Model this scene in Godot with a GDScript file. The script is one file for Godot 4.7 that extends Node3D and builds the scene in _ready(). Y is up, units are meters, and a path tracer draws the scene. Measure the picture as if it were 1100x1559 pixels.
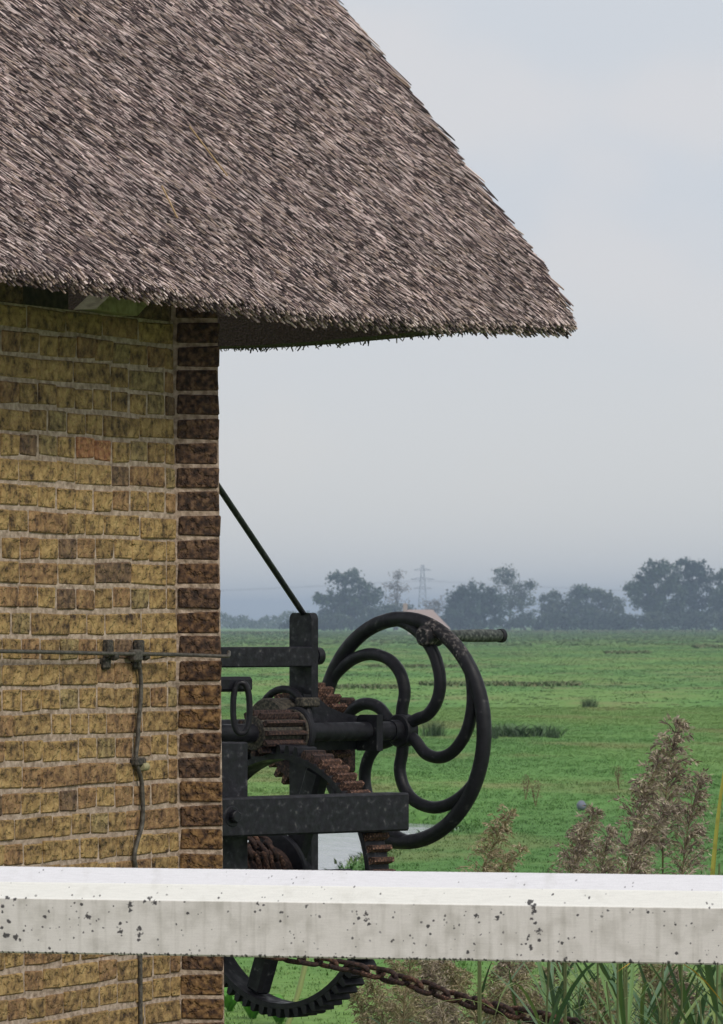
extends Node3D
# A thatched brick lock house with a black hand winch, a white rail in front and a hazy meadow behind.
const F := 9000.0        # focal length, in photograph pixels
const EYE := 1.9         # eye height above the meadow, metres
const HOR := 950.0       # row of the horizon
const HUB := 16.25       # distance of the winch wheel's hub, metres
const TURN := 46.0       # direction of the winch's shaft, degrees from the picture plane
const DEG := PI / 180.0
var rng := RandomNumberGenerator.new()
var taken := {}
var M := {}

# ------------------------------------------------------------------ places
func at(px: float, py: float, d: float) -> Vector3:
	return Vector3((px - 550.0) / F * d, EYE + (HOR - py) / F * d, -d)
func ground_at(px: float, py: float) -> Vector3:
	var d := F * EYE / (py - HOR)
	return Vector3((px - 550.0) / F * d, 0, -d)

# ------------------------------------------------------------------ nodes
func numbered(called: String) -> String:
	var n: int = taken.get(called, 0)
	taken[called] = n + 1
	return called if n == 0 else "%s_%03d" % [called, n]
func tag(o: Node3D, label: String, category: String, group := "", kind := "") -> Node3D:
	if label: o.set_meta("label", label)
	if category: o.set_meta("category", category)
	if group: o.set_meta("group", group)
	if kind: o.set_meta("kind", kind)
	return o
func thing(called: String, where: Vector3, turn := 0.0) -> Node3D:
	var o := Node3D.new()
	o.name = numbered(called)
	add_child(o)
	o.position = where
	o.rotation.y = turn
	return o
func obj(called: String, mesh: Mesh, mat: Material, parent: Node, where := Vector3.ZERO, basis := Basis.IDENTITY) -> MeshInstance3D:
	var o := MeshInstance3D.new()
	o.name = called if parent != self else numbered(called)
	o.mesh = mesh
	o.material_override = mat
	o.transform = Transform3D(basis, where)
	parent.add_child(o, true)
	return o
func scatter(called: String, mesh: Mesh, mat: Material, parent: Node, xf: Array, cols: Array) -> MultiMeshInstance3D:
	var mm := MultiMesh.new()
	mm.transform_format = MultiMesh.TRANSFORM_3D
	mm.use_colors = true
	mm.mesh = mesh
	mm.instance_count = xf.size()
	for i in xf.size():
		mm.set_instance_transform(i, xf[i])
		mm.set_instance_color(i, cols[i])
	var o := MultiMeshInstance3D.new()
	o.name = called if parent != self else numbered(called)
	o.multimesh = mm
	o.material_override = mat
	parent.add_child(o, true)
	o.set_meta("kind", "stuff")
	return o

# ------------------------------------------------------------------ shapes
func begin() -> SurfaceTool:
	var st := SurfaceTool.new()
	st.begin(Mesh.PRIMITIVE_TRIANGLES)
	return st
func tri(st: SurfaceTool, a: Vector3, b: Vector3, c: Vector3, na: Vector3, nb: Vector3, nc: Vector3) -> void:
	if (b - a).cross(c - a).dot(na + nb + nc) > 0.0:
		st.set_normal(na); st.add_vertex(a)
		st.set_normal(nc); st.add_vertex(c)
		st.set_normal(nb); st.add_vertex(b)
	else:
		st.set_normal(na); st.add_vertex(a)
		st.set_normal(nb); st.add_vertex(b)
		st.set_normal(nc); st.add_vertex(c)
func flat(st: SurfaceTool, a: Vector3, b: Vector3, c: Vector3, out: Vector3) -> void:
	var n := (b - a).cross(c - a)
	if n.length() < 1e-12: return
	n = n.normalized()
	if n.dot(out) < 0.0: n = -n
	tri(st, a, b, c, n, n, n)
func flat4(st: SurfaceTool, a: Vector3, b: Vector3, c: Vector3, d: Vector3, out: Vector3) -> void:
	flat(st, a, b, c, out)
	flat(st, a, c, d, out)
# a box with chamfered edges; jitter moves each corner for rough pieces
func box(st: SurfaceTool, c: Vector3, size: Vector3, bevel: float, jitter := 0.0, basis := Basis.IDENTITY) -> void:
	var h := size / 2.0
	var P := {}
	for sx in [-1, 1]:
		for sy in [-1, 1]:
			for sz in [-1, 1]:
				var j := Vector3(rng.randf_range(-jitter, jitter), rng.randf_range(-jitter, jitter), rng.randf_range(-jitter, jitter))
				for k in 3:
					var v := Vector3(sx * h.x, sy * h.y, sz * h.z)
					for m in 3:
						if m != k: v[m] -= signf(v[m]) * bevel
					P[[sx, sy, sz, k]] = c + basis * (v + j)
	for k in 3:
		var a: int = (k + 1) % 3
		var b: int = (k + 2) % 3
		for s in [-1, 1]:
			var q := []
			for cc in [[-1, -1], [1, -1], [1, 1], [-1, 1]]:
				var key := [0, 0, 0, k]
				key[k] = s; key[a] = cc[0]; key[b] = cc[1]
				q.append(P[key])
			var n := Vector3.ZERO
			n[k] = s
			flat4(st, q[0], q[1], q[2], q[3], basis * n)
		# edges along axis k
		for sa in [-1, 1]:
			for sb in [-1, 1]:
				var e := []
				for w in [[-1, a], [1, a], [1, b], [-1, b]]:
					var key := [0, 0, 0, w[1]]
					key[k] = w[0]; key[a] = sa; key[b] = sb
					e.append(P[key])
				var n := Vector3.ZERO
				n[a] = sa; n[b] = sb
				flat4(st, e[0], e[1], e[2], e[3], basis * n)
	for sx in [-1, 1]:
		for sy in [-1, 1]:
			for sz in [-1, 1]:
				flat(st, P[[sx, sy, sz, 0]], P[[sx, sy, sz, 1]], P[[sx, sy, sz, 2]], basis * Vector3(sx, sy, sz))
func box_mesh(size: Vector3, bevel: float, jitter := 0.0) -> ArrayMesh:
	var st := begin()
	box(st, Vector3.ZERO, size, bevel, jitter)
	return st.commit()
# turned about the local x axis; profile points are (x, radius), outer side going +x
func lathe(profile: Array, n: int, closed := false) -> ArrayMesh:
	var st := begin()
	var cnt := profile.size()
	for i in (cnt if closed else cnt - 1):
		var p: Vector2 = profile[i]
		var q: Vector2 = profile[(i + 1) % cnt]
		var nn := Vector2(-(q.y - p.y), q.x - p.x).normalized()
		for k in n:
			var a0 := TAU * k / n
			var a1 := TAU * (k + 1) / n
			var r0 := Vector3(0, cos(a0), sin(a0))
			var r1 := Vector3(0, cos(a1), sin(a1))
			var X := Vector3(1, 0, 0)
			var n0 := X * nn.x + r0 * nn.y
			var n1 := X * nn.x + r1 * nn.y
			if p.y > 0.0: tri(st, X * p.x + r0 * p.y, X * p.x + r1 * p.y, X * q.x + r1 * q.y, n0, n1, n1)
			if q.y > 0.0: tri(st, X * p.x + r0 * p.y, X * q.x + r1 * q.y, X * q.x + r0 * q.y, n0, n1, n0)
	return st.commit()
func rod(x0: float, x1: float, r: float, n := 20, b := 0.003) -> ArrayMesh:
	return lathe([Vector2(x0, 0), Vector2(x0, r - b), Vector2(x0 + b, r), Vector2(x1 - b, r), Vector2(x1, r - b), Vector2(x1, 0)], n)
func band(x0: float, x1: float, ri: float, ro: float, n := 48, b := 0.002) -> ArrayMesh:
	return lathe([Vector2(x0, ro - b), Vector2(x0 + b, ro), Vector2(x1 - b, ro), Vector2(x1, ro - b), Vector2(x1, ri), Vector2(x0, ri)], n, true)
# a tube along points; squash flattens it along one cross direction
func tube(st: SurfaceTool, pts: Array, rad: Array, sides := 10, closed := false, caps := true) -> void:
	var n := pts.size()
	var rings := []
	var norms := []
	var u := Vector3.ZERO
	for i in n:
		var a: Vector3 = pts[(i - 1 + n) % n] if (closed or i > 0) else pts[i]
		var b: Vector3 = pts[(i + 1) % n] if (closed or i < n - 1) else pts[i]
		var t := (b - a).normalized()
		if u == Vector3.ZERO:
			u = t.cross(Vector3(0.31, 0.87, 0.21)).normalized()
		u = (u - t * u.dot(t)).normalized()
		var v := t.cross(u)
		var ring := []
		var nr := []
		for k in sides:
			var ang := TAU * k / sides
			var d := u * cos(ang) + v * sin(ang)
			ring.append(pts[i] + d * rad[i % rad.size()])
			nr.append(d)
		rings.append(ring)
		norms.append(nr)
	for i in (n if closed else n - 1):
		var j := (i + 1) % n
		var off := 0
		if closed and i == n - 1:
			var best := 1e9
			for o in sides:
				var dd: float = rings[i][0].distance_to(rings[0][o])
				if dd < best: best = dd; off = o
		for k in sides:
			var k2 := (k + 1) % sides
			var A: Vector3 = rings[i][k]
			var B: Vector3 = rings[i][k2]
			var C: Vector3 = rings[j][(k2 + off) % sides]
			var D: Vector3 = rings[j][(k + off) % sides]
			tri(st, A, B, C, norms[i][k], norms[i][k2], norms[j][(k2 + off) % sides])
			tri(st, A, C, D, norms[i][k], norms[j][(k2 + off) % sides], norms[j][(k + off) % sides])
	if caps and not closed:
		for e in [0, n - 1]:
			var o: Vector3 = (pts[0] - pts[1]) if e == 0 else (pts[n - 1] - pts[n - 2])
			for k in range(1, sides - 1): flat(st, rings[e][0], rings[e][k], rings[e][k + 1], o)
func tube_mesh(pts: Array, rad: Array, sides := 10, closed := false) -> ArrayMesh:
	var st := begin()
	tube(st, pts, rad, sides, closed)
	return st.commit()
func smooth_path(pts: Array, steps := 6) -> Array:
	var out := []
	for i in pts.size() - 1:
		var p0: Vector3 = pts[maxi(i - 1, 0)]
		var p3: Vector3 = pts[mini(i + 2, pts.size() - 1)]
		for k in steps: out.append((pts[i] as Vector3).cubic_interpolate(pts[i + 1], p0, p3, float(k) / steps))
	out.append(pts[-1])
	return out
# polygon (x, y) pushed out along z from z0 to z1
func prism(poly: Array, z0: float, z1: float) -> ArrayMesh:
	var st := begin()
	var pk := PackedVector2Array(poly)
	var idx := Geometry2D.triangulate_polygon(pk)
	for z in [z0, z1]:
		for i in range(0, idx.size(), 3):
			var q := []
			for k in 3: q.append(Vector3(pk[idx[i + k]].x, pk[idx[i + k]].y, z))
			flat(st, q[0], q[1], q[2], Vector3(0, 0, signf(z - (z0 + z1) / 2.0)))
	var ccw := not Geometry2D.is_polygon_clockwise(pk)
	for i in pk.size():
		var p := pk[i]
		var q := pk[(i + 1) % pk.size()]
		var n := Vector3(q.y - p.y, -(q.x - p.x), 0)
		if not ccw: n = -n
		flat4(st, Vector3(p.x, p.y, z0), Vector3(q.x, q.y, z0), Vector3(q.x, q.y, z1), Vector3(p.x, p.y, z1), n)
	return st.commit()

# ------------------------------------------------------------------ materials
func noise_tex(freq: float, stops: Array, cols: Array, seed_ := 1, size := 512, octaves := 5, gain := 0.5) -> NoiseTexture2D:
	var n := FastNoiseLite.new()
	n.noise_type = FastNoiseLite.TYPE_SIMPLEX_SMOOTH
	n.fractal_gain = gain
	n.frequency = freq
	n.fractal_octaves = octaves
	n.seed = seed_
	var t := NoiseTexture2D.new()
	t.width = size
	t.height = size
	t.seamless = true
	t.noise = n
	if stops:
		var g := Gradient.new()
		g.offsets = PackedFloat32Array(stops)
		g.colors = PackedColorArray(cols)
		t.color_ramp = g
	return t
func c8(r: float, g: float, b: float) -> Color:
	return Color(r / 255.0, g / 255.0, b / 255.0)
func mat(rough: float, color := Color.WHITE, tex: Texture2D = null, scale := 1.0, bump: Texture2D = null, bump_cm := 0.0, world := true) -> StandardMaterial3D:
	var m := StandardMaterial3D.new()
	m.albedo_color = color
	m.roughness = rough
	m.metallic_specular = 0.4
	if tex or bump:
		m.uv1_triplanar = true
		m.uv1_world_triplanar = world
		m.uv1_scale = Vector3.ONE * scale
	if tex: m.albedo_texture = tex
	if bump:
		m.heightmap_enabled = true
		m.heightmap_texture = bump
		m.heightmap_scale = bump_cm
	return m
func leafy(light := 0.25) -> StandardMaterial3D:
	var m := StandardMaterial3D.new()
	m.vertex_color_use_as_albedo = true
	m.roughness = 0.7
	m.cull_mode = BaseMaterial3D.CULL_DISABLED
	if light > 0.0:
		m.backlight_enabled = true
		m.backlight = Color(light, light, light)
	return m
func lin(r: float, g: float, b: float) -> Color:      # sRGB bytes to a linear vertex colour
	return c8(r, g, b).srgb_to_linear()

func make_materials() -> void:
	var grit := noise_tex(0.03, [], [], 11, 512, 6)
	var pits := noise_tex(0.018, [0.0, 0.36, 0.5, 1.0], [Color.BLACK, Color(0.3, 0.3, 0.3), Color(0.8, 0.8, 0.8), Color.WHITE], 12, 512, 6)
	M.grit = grit
	# brick tones: ochre yellow with dark pits, olive, red-brown, burnt
	M.brick = []
	var tones := [
		[c8(64, 50, 40), c8(132, 108, 72), c8(162, 134, 88), c8(190, 162, 112)],
		[c8(56, 45, 37), c8(116, 94, 64), c8(148, 121, 80), c8(180, 153, 106)],
		[c8(60, 44, 38), c8(116, 90, 66), c8(142, 112, 78), c8(174, 142, 102)],
		[c8(60, 50, 40), c8(114, 98, 70), c8(142, 122, 84), c8(174, 154, 110)],
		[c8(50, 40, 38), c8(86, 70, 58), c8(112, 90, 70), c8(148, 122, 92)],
		[c8(84, 54, 44), c8(138, 92, 68), c8(166, 120, 84), c8(192, 150, 108)]]
	for i in tones.size():
		M.brick.append(mat(0.95, Color.WHITE, noise_tex(0.012 + 0.0015 * i, [0.2, 0.34, 0.54, 0.8], tones[i], 20 + i, 512, 6, 0.62), 3.2, pits, 0.9))
	M.burnt = []
	tones = [
		[c8(46, 37, 33), c8(72, 55, 46), c8(98, 76, 60), c8(128, 102, 80)],
		[c8(46, 34, 30), c8(78, 58, 46), c8(100, 76, 56), c8(132, 102, 74)],
		[c8(50, 36, 30), c8(94, 70, 48), c8(118, 90, 60), c8(148, 116, 78)]]
	for i in tones.size():
		M.burnt.append(mat(0.9, Color.WHITE, noise_tex(0.025, [0.22, 0.42, 0.58, 0.8], tones[i], 40 + i, 512, 6), 3.2, pits, 0.9))
	M.mortar = mat(0.97, Color.WHITE, noise_tex(0.03, [0.2, 0.5, 0.8], [c8(134, 117, 102), c8(172, 153, 136), c8(196, 178, 162)], 51, 512, 6), 2.5, grit, 0.5)
	# black tar paint with scuffs
	M.black = mat(0.45, Color.WHITE, noise_tex(0.02, [0.0, 0.45, 0.8, 0.87, 1.0], [c8(16, 16, 21), c8(23, 23, 30), c8(29, 29, 36), c8(62, 62, 66), c8(110, 106, 102)], 61, 512, 6), 3.0, null, 0.0, false)
	M.black_wood = mat(0.55, Color.WHITE, noise_tex(0.02, [0.0, 0.45, 0.72, 0.84, 1.0], [c8(17, 17, 22), c8(24, 24, 31), c8(34, 34, 41), c8(60, 60, 64), c8(110, 106, 102)], 62, 512, 6), 3.0, null, 0.0, false)
	M.worn = mat(0.6, Color.WHITE, noise_tex(0.03, [0.0, 0.52, 0.64, 0.76, 1.0], [c8(18, 18, 23), c8(27, 27, 33), c8(58, 53, 53), c8(124, 116, 114), c8(176, 170, 168)], 63, 512, 5), 3.5, grit, 0.03, false)
	M.rust = mat(0.9, Color.WHITE, noise_tex(0.03, [0.2, 0.4, 0.6, 0.85], [c8(42, 32, 30), c8(66, 48, 42), c8(92, 66, 54), c8(146, 114, 98)], 64, 512, 6), 6.0, null, 0.0, false)
	M.rust_dark = mat(0.85, Color.WHITE, noise_tex(0.03, [0.2, 0.45, 0.65, 0.9], [c8(32, 26, 27), c8(52, 40, 39), c8(74, 56, 50), c8(108, 84, 74)], 65, 512, 6), 6.0, null, 0.0, false)
	var sheen := noise_tex(0.015, [0.2, 0.5, 0.8], [Color(0.5, 0.5, 0.5), Color(0.75, 0.75, 0.75), Color(1, 1, 1)], 72, 512, 5)
	for bm in [M.black, M.black_wood]:
		bm.roughness = 0.72
		bm.roughness_texture = sheen
		bm.heightmap_enabled = true
		bm.heightmap_texture = grit
		bm.heightmap_scale = 0.06
	M.old_iron = mat(0.7, Color.WHITE, noise_tex(0.035, [0.2, 0.45, 0.65, 0.9], [c8(38, 36, 34), c8(60, 57, 52), c8(80, 74, 66), c8(112, 100, 86)], 66, 512, 6), 5.0, grit, 0.04, false)
	M.grip = mat(0.55, Color.WHITE, noise_tex(0.03, [0.2, 0.5, 0.7, 0.9], [c8(34, 38, 38), c8(58, 64, 62), c8(84, 90, 86), c8(120, 122, 114)], 67, 512, 6), 4.0, null, 0.0, false)
	M.wire = mat(0.6, Color.WHITE, noise_tex(0.03, [0.2, 0.5, 0.8], [c8(52, 48, 44), c8(78, 74, 68), c8(100, 96, 88)], 68, 256, 4), 8.0, null, 0.0, false)
	M.wood_pale = mat(0.9, Color.WHITE, noise_tex(0.03, [0.2, 0.5, 0.8], [c8(120, 114, 84), c8(150, 144, 110), c8(170, 164, 128)], 69, 256, 4), 4.0)
	M.wood_dark = mat(0.9, Color.WHITE, noise_tex(0.03, [0.2, 0.5, 0.8], [c8(40, 34, 32), c8(62, 52, 48), c8(80, 68, 60)], 70, 256, 4), 4.0)
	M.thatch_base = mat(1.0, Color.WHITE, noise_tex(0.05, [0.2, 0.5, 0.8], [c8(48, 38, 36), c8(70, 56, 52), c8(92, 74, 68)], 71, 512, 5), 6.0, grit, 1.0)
	M.reed = leafy(0.0)
	M.reed.roughness = 0.6
	M.leaf = leafy(0.5)
	M.crown = leafy(0.15)
	M.grass = leafy(0.35)
	M.bark = mat(0.95, c8(84, 76, 70))
	M.roof_tile = mat(0.9, c8(168, 148, 142))
	M.house_wall = mat(0.9, c8(190, 184, 176))
	M.steel = mat(0.6, c8(110, 114, 118))

# ------------------------------------------------------------------ sky and light
func make_sky() -> void:
	var n := FastNoiseLite.new()
	n.noise_type = FastNoiseLite.TYPE_SIMPLEX_SMOOTH
	n.seed = 5
	n.frequency = 15.0
	n.fractal_octaves = 5
	n.fractal_gain = 0.5
	var w := 2048
	var h := 1024
	var img := Image.create(w, h, false, Image.FORMAT_RGBF)
	var blue := Vector3(0.565, 0.60, 0.648)
	var cloud := Vector3(0.615, 0.622, 0.645)
	var low := Vector3(0.66, 0.655, 0.63)
	for j in h / 2 + 8:
		var el := (0.5 - (j + 0.5) / h) * PI
		for i in w:
			var az := ((i + 0.5) / w - 0.5) * TAU
			var d := Vector3(sin(az) * cos(el), sin(el) * 1.6, -cos(az) * cos(el))
			var v := n.get_noise_3dv(d) * 1.15 + 0.5
			# the bank of cloud to the right, clearer air left of it
			var near := exp(-(az * az + (el - 0.06) * (el - 0.06)) / 0.02)
			v += near * clampf((az - 0.022 - maxf(0.0, 0.075 - el) * 0.10) * 9.0, -0.3, 0.3)
			v = smoothstep(0.25, 0.72, v)
			var c := blue.lerp(cloud, v)
			c = low.lerp(c, smoothstep(0.005, 0.075, el))
			img.set_pixel(i, j, Color(c.x, c.y, c.z))
	img.fill_rect(Rect2i(0, h / 2 + 8, w, h / 2 - 8), Color(0.18, 0.21, 0.16))
	var sm := PanoramaSkyMaterial.new()
	sm.panorama = ImageTexture.create_from_image(img)
	sm.filter = true
	var sky := Sky.new()
	sky.sky_material = sm
	var e := Environment.new()
	e.background_mode = Environment.BG_SKY
	e.sky = sky
	e.background_energy_multiplier = 1.0
	e.tonemap_mode = Environment.TONE_MAPPER_LINEAR
	e.tonemap_exposure = 1.14
	e.sdfgi_enabled = true
	e.ssao_enabled = true
	e.ssil_enabled = true
	e.fog_enabled = true
	e.fog_density = 0.00027
	e.fog_light_color = c8(196, 218, 244)
	var we := WorldEnvironment.new()
	we.name = "sky"
	we.environment = e
	add_child(we)
	var sun := DirectionalLight3D.new()
	sun.name = "sun"
	sun.light_energy = 0.5
	sun.light_angular_distance = 14.0
	sun.light_color = Color(1.0, 0.97, 0.92)
	sun.shadow_enabled = true
	add_child(sun)
	sun.look_at_from_position(Vector3(8, 12, 11), Vector3(0, 0, 0))
func make_camera() -> void:
	var cam := Camera3D.new()
	cam.name = "camera"
	add_child(cam)
	cam.position = Vector3(0, EYE, 0)
	var lens := CameraAttributesPhysical.new()
	lens.frustum_focal_length = 100.0
	lens.frustum_focus_distance = 15.2
	lens.exposure_aperture = 20.0
	lens.frustum_near = 0.5
	lens.frustum_far = 12000.0
	cam.attributes = lens
	cam.near = 0.5
	cam.far = 12000.0
	cam.set_frustum(1559.0 / F * cam.near, Vector2(0, (HOR - 779.5) / F * cam.near), cam.near, cam.far)
	cam.current = true

# ------------------------------------------------------------------ ground
var ditch := PackedVector2Array()
var patch := FastNoiseLite.new()
func ditch_poly() -> void:
	for p in [[250, 1236], [560, 1236], [650, 1239], [704, 1244], [700, 1254], [650, 1264], [600, 1272], [566, 1283], [540, 1298], [512, 1312], [488, 1336], [470, 1372], [250, 1396]]:
		var g := ground_at(p[0], p[1])
		ditch.append(Vector2(g.x, g.z))
func in_ditch(x: float, z: float) -> float:      # metres inside the ditch (negative outside)
	var p := Vector2(x, z)
	var best := 1e9
	for i in ditch.size():
		best = minf(best, Geometry2D.get_closest_point_to_segment(p, ditch[i], ditch[(i + 1) % ditch.size()]).distance_to(p))
	return best if Geometry2D.is_point_in_polygon(p, ditch) else -best
func height(x: float, z: float) -> float:
	var d := -z
	if d < 30.0 or d > 130.0 or absf(x) > 12.0: return 0.0
	var y := 0.0
	if d > 38.0 and d < 66.0:
		y -= 0.3 * smoothstep(-0.35, 0.3, in_ditch(x, z))
	return y
func turf(x: float, z: float) -> Color:
	var a := patch.get_noise_2d(x * 5.0, z * 2.2) * 1.5
	var b := patch.get_noise_2d(x * 26.0 + 500.0, z * 9.0) * 1.3
	var c := lin(104, 150, 74)
	c = c.lerp(lin(124, 152, 78), clampf(a * 1.4 + 0.1, 0.0, 0.6))
	c = c.lerp(lin(80, 124, 58), clampf(-a * 1.6, 0.0, 0.7))
	c = c.lerp(lin(146, 140, 94), clampf(b * 1.8 - 0.45, 0.0, 0.55))
	return c
func make_ground() -> void:
	patch.noise_type = FastNoiseLite.TYPE_SIMPLEX_SMOOTH
	patch.frequency = 0.01
	patch.fractal_octaves = 4
	patch.seed = 9
	ditch_poly()
	var xs := [-6000.0, -2000.0, -700.0, -300.0]
	var x := -150.0
	while x < -8.0: xs.append(x); x *= 0.8
	x = -6.4
	while x < 6.5: xs.append(x); x += 0.4
	x = 8.0
	while x < 150.0: xs.append(x); x *= 1.25
	xs.append_array([300.0, 700.0, 2000.0, 6000.0])
	var ds := [-60.0, -10.0, 10.0, 24.0, 30.0]
	var d := 34.0
	while d < 72.0: ds.append(d); d += 0.4
	while d < 2500.0: ds.append(d); d *= 1.03
	ds.append_array([4000.0, 8000.0])
	var st := begin()
	for j in ds.size() - 1:
		for i in xs.size() - 1:
			var q := []
			for k in [[0, 0], [1, 0], [1, 1], [0, 1]]:
				var px: float = xs[i + k[0]]
				var pz: float = -ds[j + k[1]]
				q.append(Vector3(px, height(px, pz), pz))
			for k in [0, 2, 1, 0, 3, 2]:
				st.set_color(turf(q[k].x, q[k].z))
				st.set_normal(Vector3.UP)
				st.add_vertex(q[k])
	var gm := mat(0.97, Color.WHITE, noise_tex(0.02, [0.15, 0.5, 0.85], [Color(0.86, 0.88, 0.84), Color(0.95, 0.95, 0.93), Color(1, 1, 1)], 81, 512, 6), 0.35, M.grit, 1.2)
	gm.vertex_color_use_as_albedo = true
	var g := obj("meadow_ground", st.commit(), gm, self)
	g.set_meta("kind", "structure")
	# unseen paving added before the rail to cut green bounce light
	var ps := begin()
	flat4(ps, Vector3(-14, 0.006, 40), Vector3(14, 0.006, 40), Vector3(14, 0.006, -11.2), Vector3(-14, 0.006, -11.5), Vector3.UP)
	var pave := obj("added_paving", ps.commit(), mat(0.9, Color.WHITE, noise_tex(0.03, [0.2, 0.5, 0.8], [c8(108, 102, 96), c8(128, 122, 116), c8(146, 140, 132)], 84, 512, 5), 0.8), self)
	pave.set_meta("kind", "structure")
	# ditch water, 15 cm below the turf
	st = begin()
	var idx := Geometry2D.triangulate_polygon(ditch)
	for i in range(0, idx.size(), 3):
		var q := []
		for k in 3: q.append(Vector3(ditch[idx[i + k]].x, -0.1, ditch[idx[i + k]].y))
		flat(st, q[0], q[1], q[2], Vector3.UP)
	var wm := mat(0.12, c8(120, 124, 128), null)
	wm.metallic_specular = 0.6
	var bump := noise_tex(0.02, [], [], 83, 256, 3)
	wm.uv1_triplanar = true
	wm.uv1_world_triplanar = true
	wm.uv1_scale = Vector3(0.4, 0.4, 0.4)
	wm.heightmap_enabled = true
	wm.heightmap_texture = bump
	wm.heightmap_scale = 1.2
	var wo := obj("ditch_water", st.commit(), wm, self)
	wo.set_meta("kind", "structure")

# a tuft of grass blades, about one metre tall before scaling
func tuft(blades: int, spread: float, width: float, lean: float) -> ArrayMesh:
	var st := begin()
	for i in blades:
		var a := rng.randf() * TAU
		var base := Vector3(rng.randf_range(-1, 1), 0, rng.randf_range(-1, 1)) * spread
		var dir := Vector3(cos(a), 0, sin(a))
		var side := Vector3(-sin(a + rng.randf_range(-1, 1)), 0, cos(a)).normalized() * width * rng.randf_range(0.6, 1.3)
		var hgt := rng.randf_range(0.55, 1.0)
		var l := lean * rng.randf_range(0.3, 1.3)
		var m := base + Vector3(0, hgt * 0.6, 0) + dir * l * 0.35
		var t := base + Vector3(0, hgt, 0) + dir * l
		var n := (dir * 0.35 + Vector3(0, 1, 0)).normalized()
		var sh := 0.75 + 0.25 * rng.randf()
		st.set_color(Color(sh, sh, sh))
		tri(st, base - side, base + side, m + side * 0.8, n, n, n)
		tri(st, base - side, m + side * 0.8, m - side * 0.8, n, n, n)
		tri(st, m - side * 0.8, m + side * 0.8, t, n, n, n)
	return st.commit()
func spot(d0: float, d1: float, wide := 1.25) -> Vector3:      # a spot on the meadow inside the view, even in area
	var d := sqrt(lerpf(d0 * d0, d1 * d1, rng.randf()))
	var px := rng.randf_range(550.0 - 560.0 * wide, 550.0 + 560.0 * wide)
	return Vector3((px - 550.0) / F * d, 0, -d)
func make_grass() -> void:
	rng.seed = 71
	var xf := []
	var cols := []
	var near := tuft(9, 0.9, 0.05, 0.7)
	for i in 110000:
		var p := spot(23.0, 135.0)
		var ins := -9.0
		if p.z > -68.0 and p.z < -36.0: ins = in_ditch(p.x, p.z)
		if ins > 0.02: continue
		p.y = height(p.x, p.z)
		var hh := rng.randf_range(0.012, 0.03) * (1.0 + 0.7 * patch.get_noise_2d(p.x * 60.0, p.z * 30.0))
		if ins > -0.3: hh *= 2.6
		var c := turf(p.x, p.z)
		var j := rng.randf_range(0.95, 1.3)
		c = Color(c.r * j * rng.randf_range(0.9, 1.15), c.g * j, c.b * j)
		xf.append(Transform3D(Basis(Vector3.UP, rng.randf() * TAU).scaled(Vector3(hh * 2.2, hh, hh * 2.2)), p))
		cols.append(c)
	tag(scatter("meadow_grass", near, M.grass, self, xf, cols), "short bright green grass covering the near meadow", "grass")
	xf = []
	cols = []
	var far := tuft(8, 1.0, 0.12, 0.6)
	for i in 26000:
		var p := spot(130.0, 520.0, 1.15)
		var hh := rng.randf_range(0.01, 0.03)
		var c := turf(p.x, p.z)
		var j := rng.randf_range(0.8, 1.2)
		xf.append(Transform3D(Basis(Vector3.UP, rng.randf() * TAU).scaled(Vector3(hh * 9.0, hh, hh * 9.0)), p))
		cols.append(Color(c.r * j * 1.15, c.g * j * 1.15, c.b * j * 1.15))
	for i in 16000:
		var p := spot(520.0, 1580.0, 1.1)
		var hh := rng.randf_range(0.04, 0.1)
		var c := turf(p.x, p.z)
		var j := rng.randf_range(0.7, 1.1)
		xf.append(Transform3D(Basis(Vector3.UP, rng.randf() * TAU).scaled(Vector3(hh * 14.0, hh, hh * 14.0)), p))
		cols.append(Color(c.r * j * 1.1, c.g * j, c.b * j))
	tag(scatter("pasture_grass", far, M.grass, self, xf, cols), "pale green grass of the distant pasture before the trees", "grass")
	# brownish sedge lines along the far field ditches
	xf = []
	cols = []
	for seg in [[645, 880, 1043, 0.16, 520], [480, 615, 1047, 0.15, 240], [920, 985, 994, 0.22, 120], [560, 700, 1015, 0.15, 120], [1060, 1180, 985, 0.3, 160], [340, 470, 964, 0.6, 260], [640, 1200, 961.5, 0.6, 700]]:
		for i in int(seg[4]):
			var g := ground_at(rng.randf_range(seg[0], seg[1]), seg[2] + rng.randfn() * 0.8)
			var hh: float = seg[3] * rng.randf_range(0.5, 1.0)
			xf.append(Transform3D(Basis(Vector3.UP, rng.randf() * TAU).scaled(Vector3(hh * 1.6, hh, hh * 1.6)), g))
			cols.append(lin(134, 130, 92).lerp(lin(104, 138, 78), rng.randf()))
	tag(scatter("sedge_fringe", far, M.grass, self, xf, cols), "brownish sedge growing in lines along the field ditches", "sedge")

# ------------------------------------------------------------------ house
const WALL_D := 15.0
const COURSE := 0.0613
var wall_turn := 0.0
var wall_org := Vector3.ZERO          # far end of the side wall, at eye height on the ground plan
func batter(y: float) -> float:
	return -(y - EYE) * 0.0097
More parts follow.
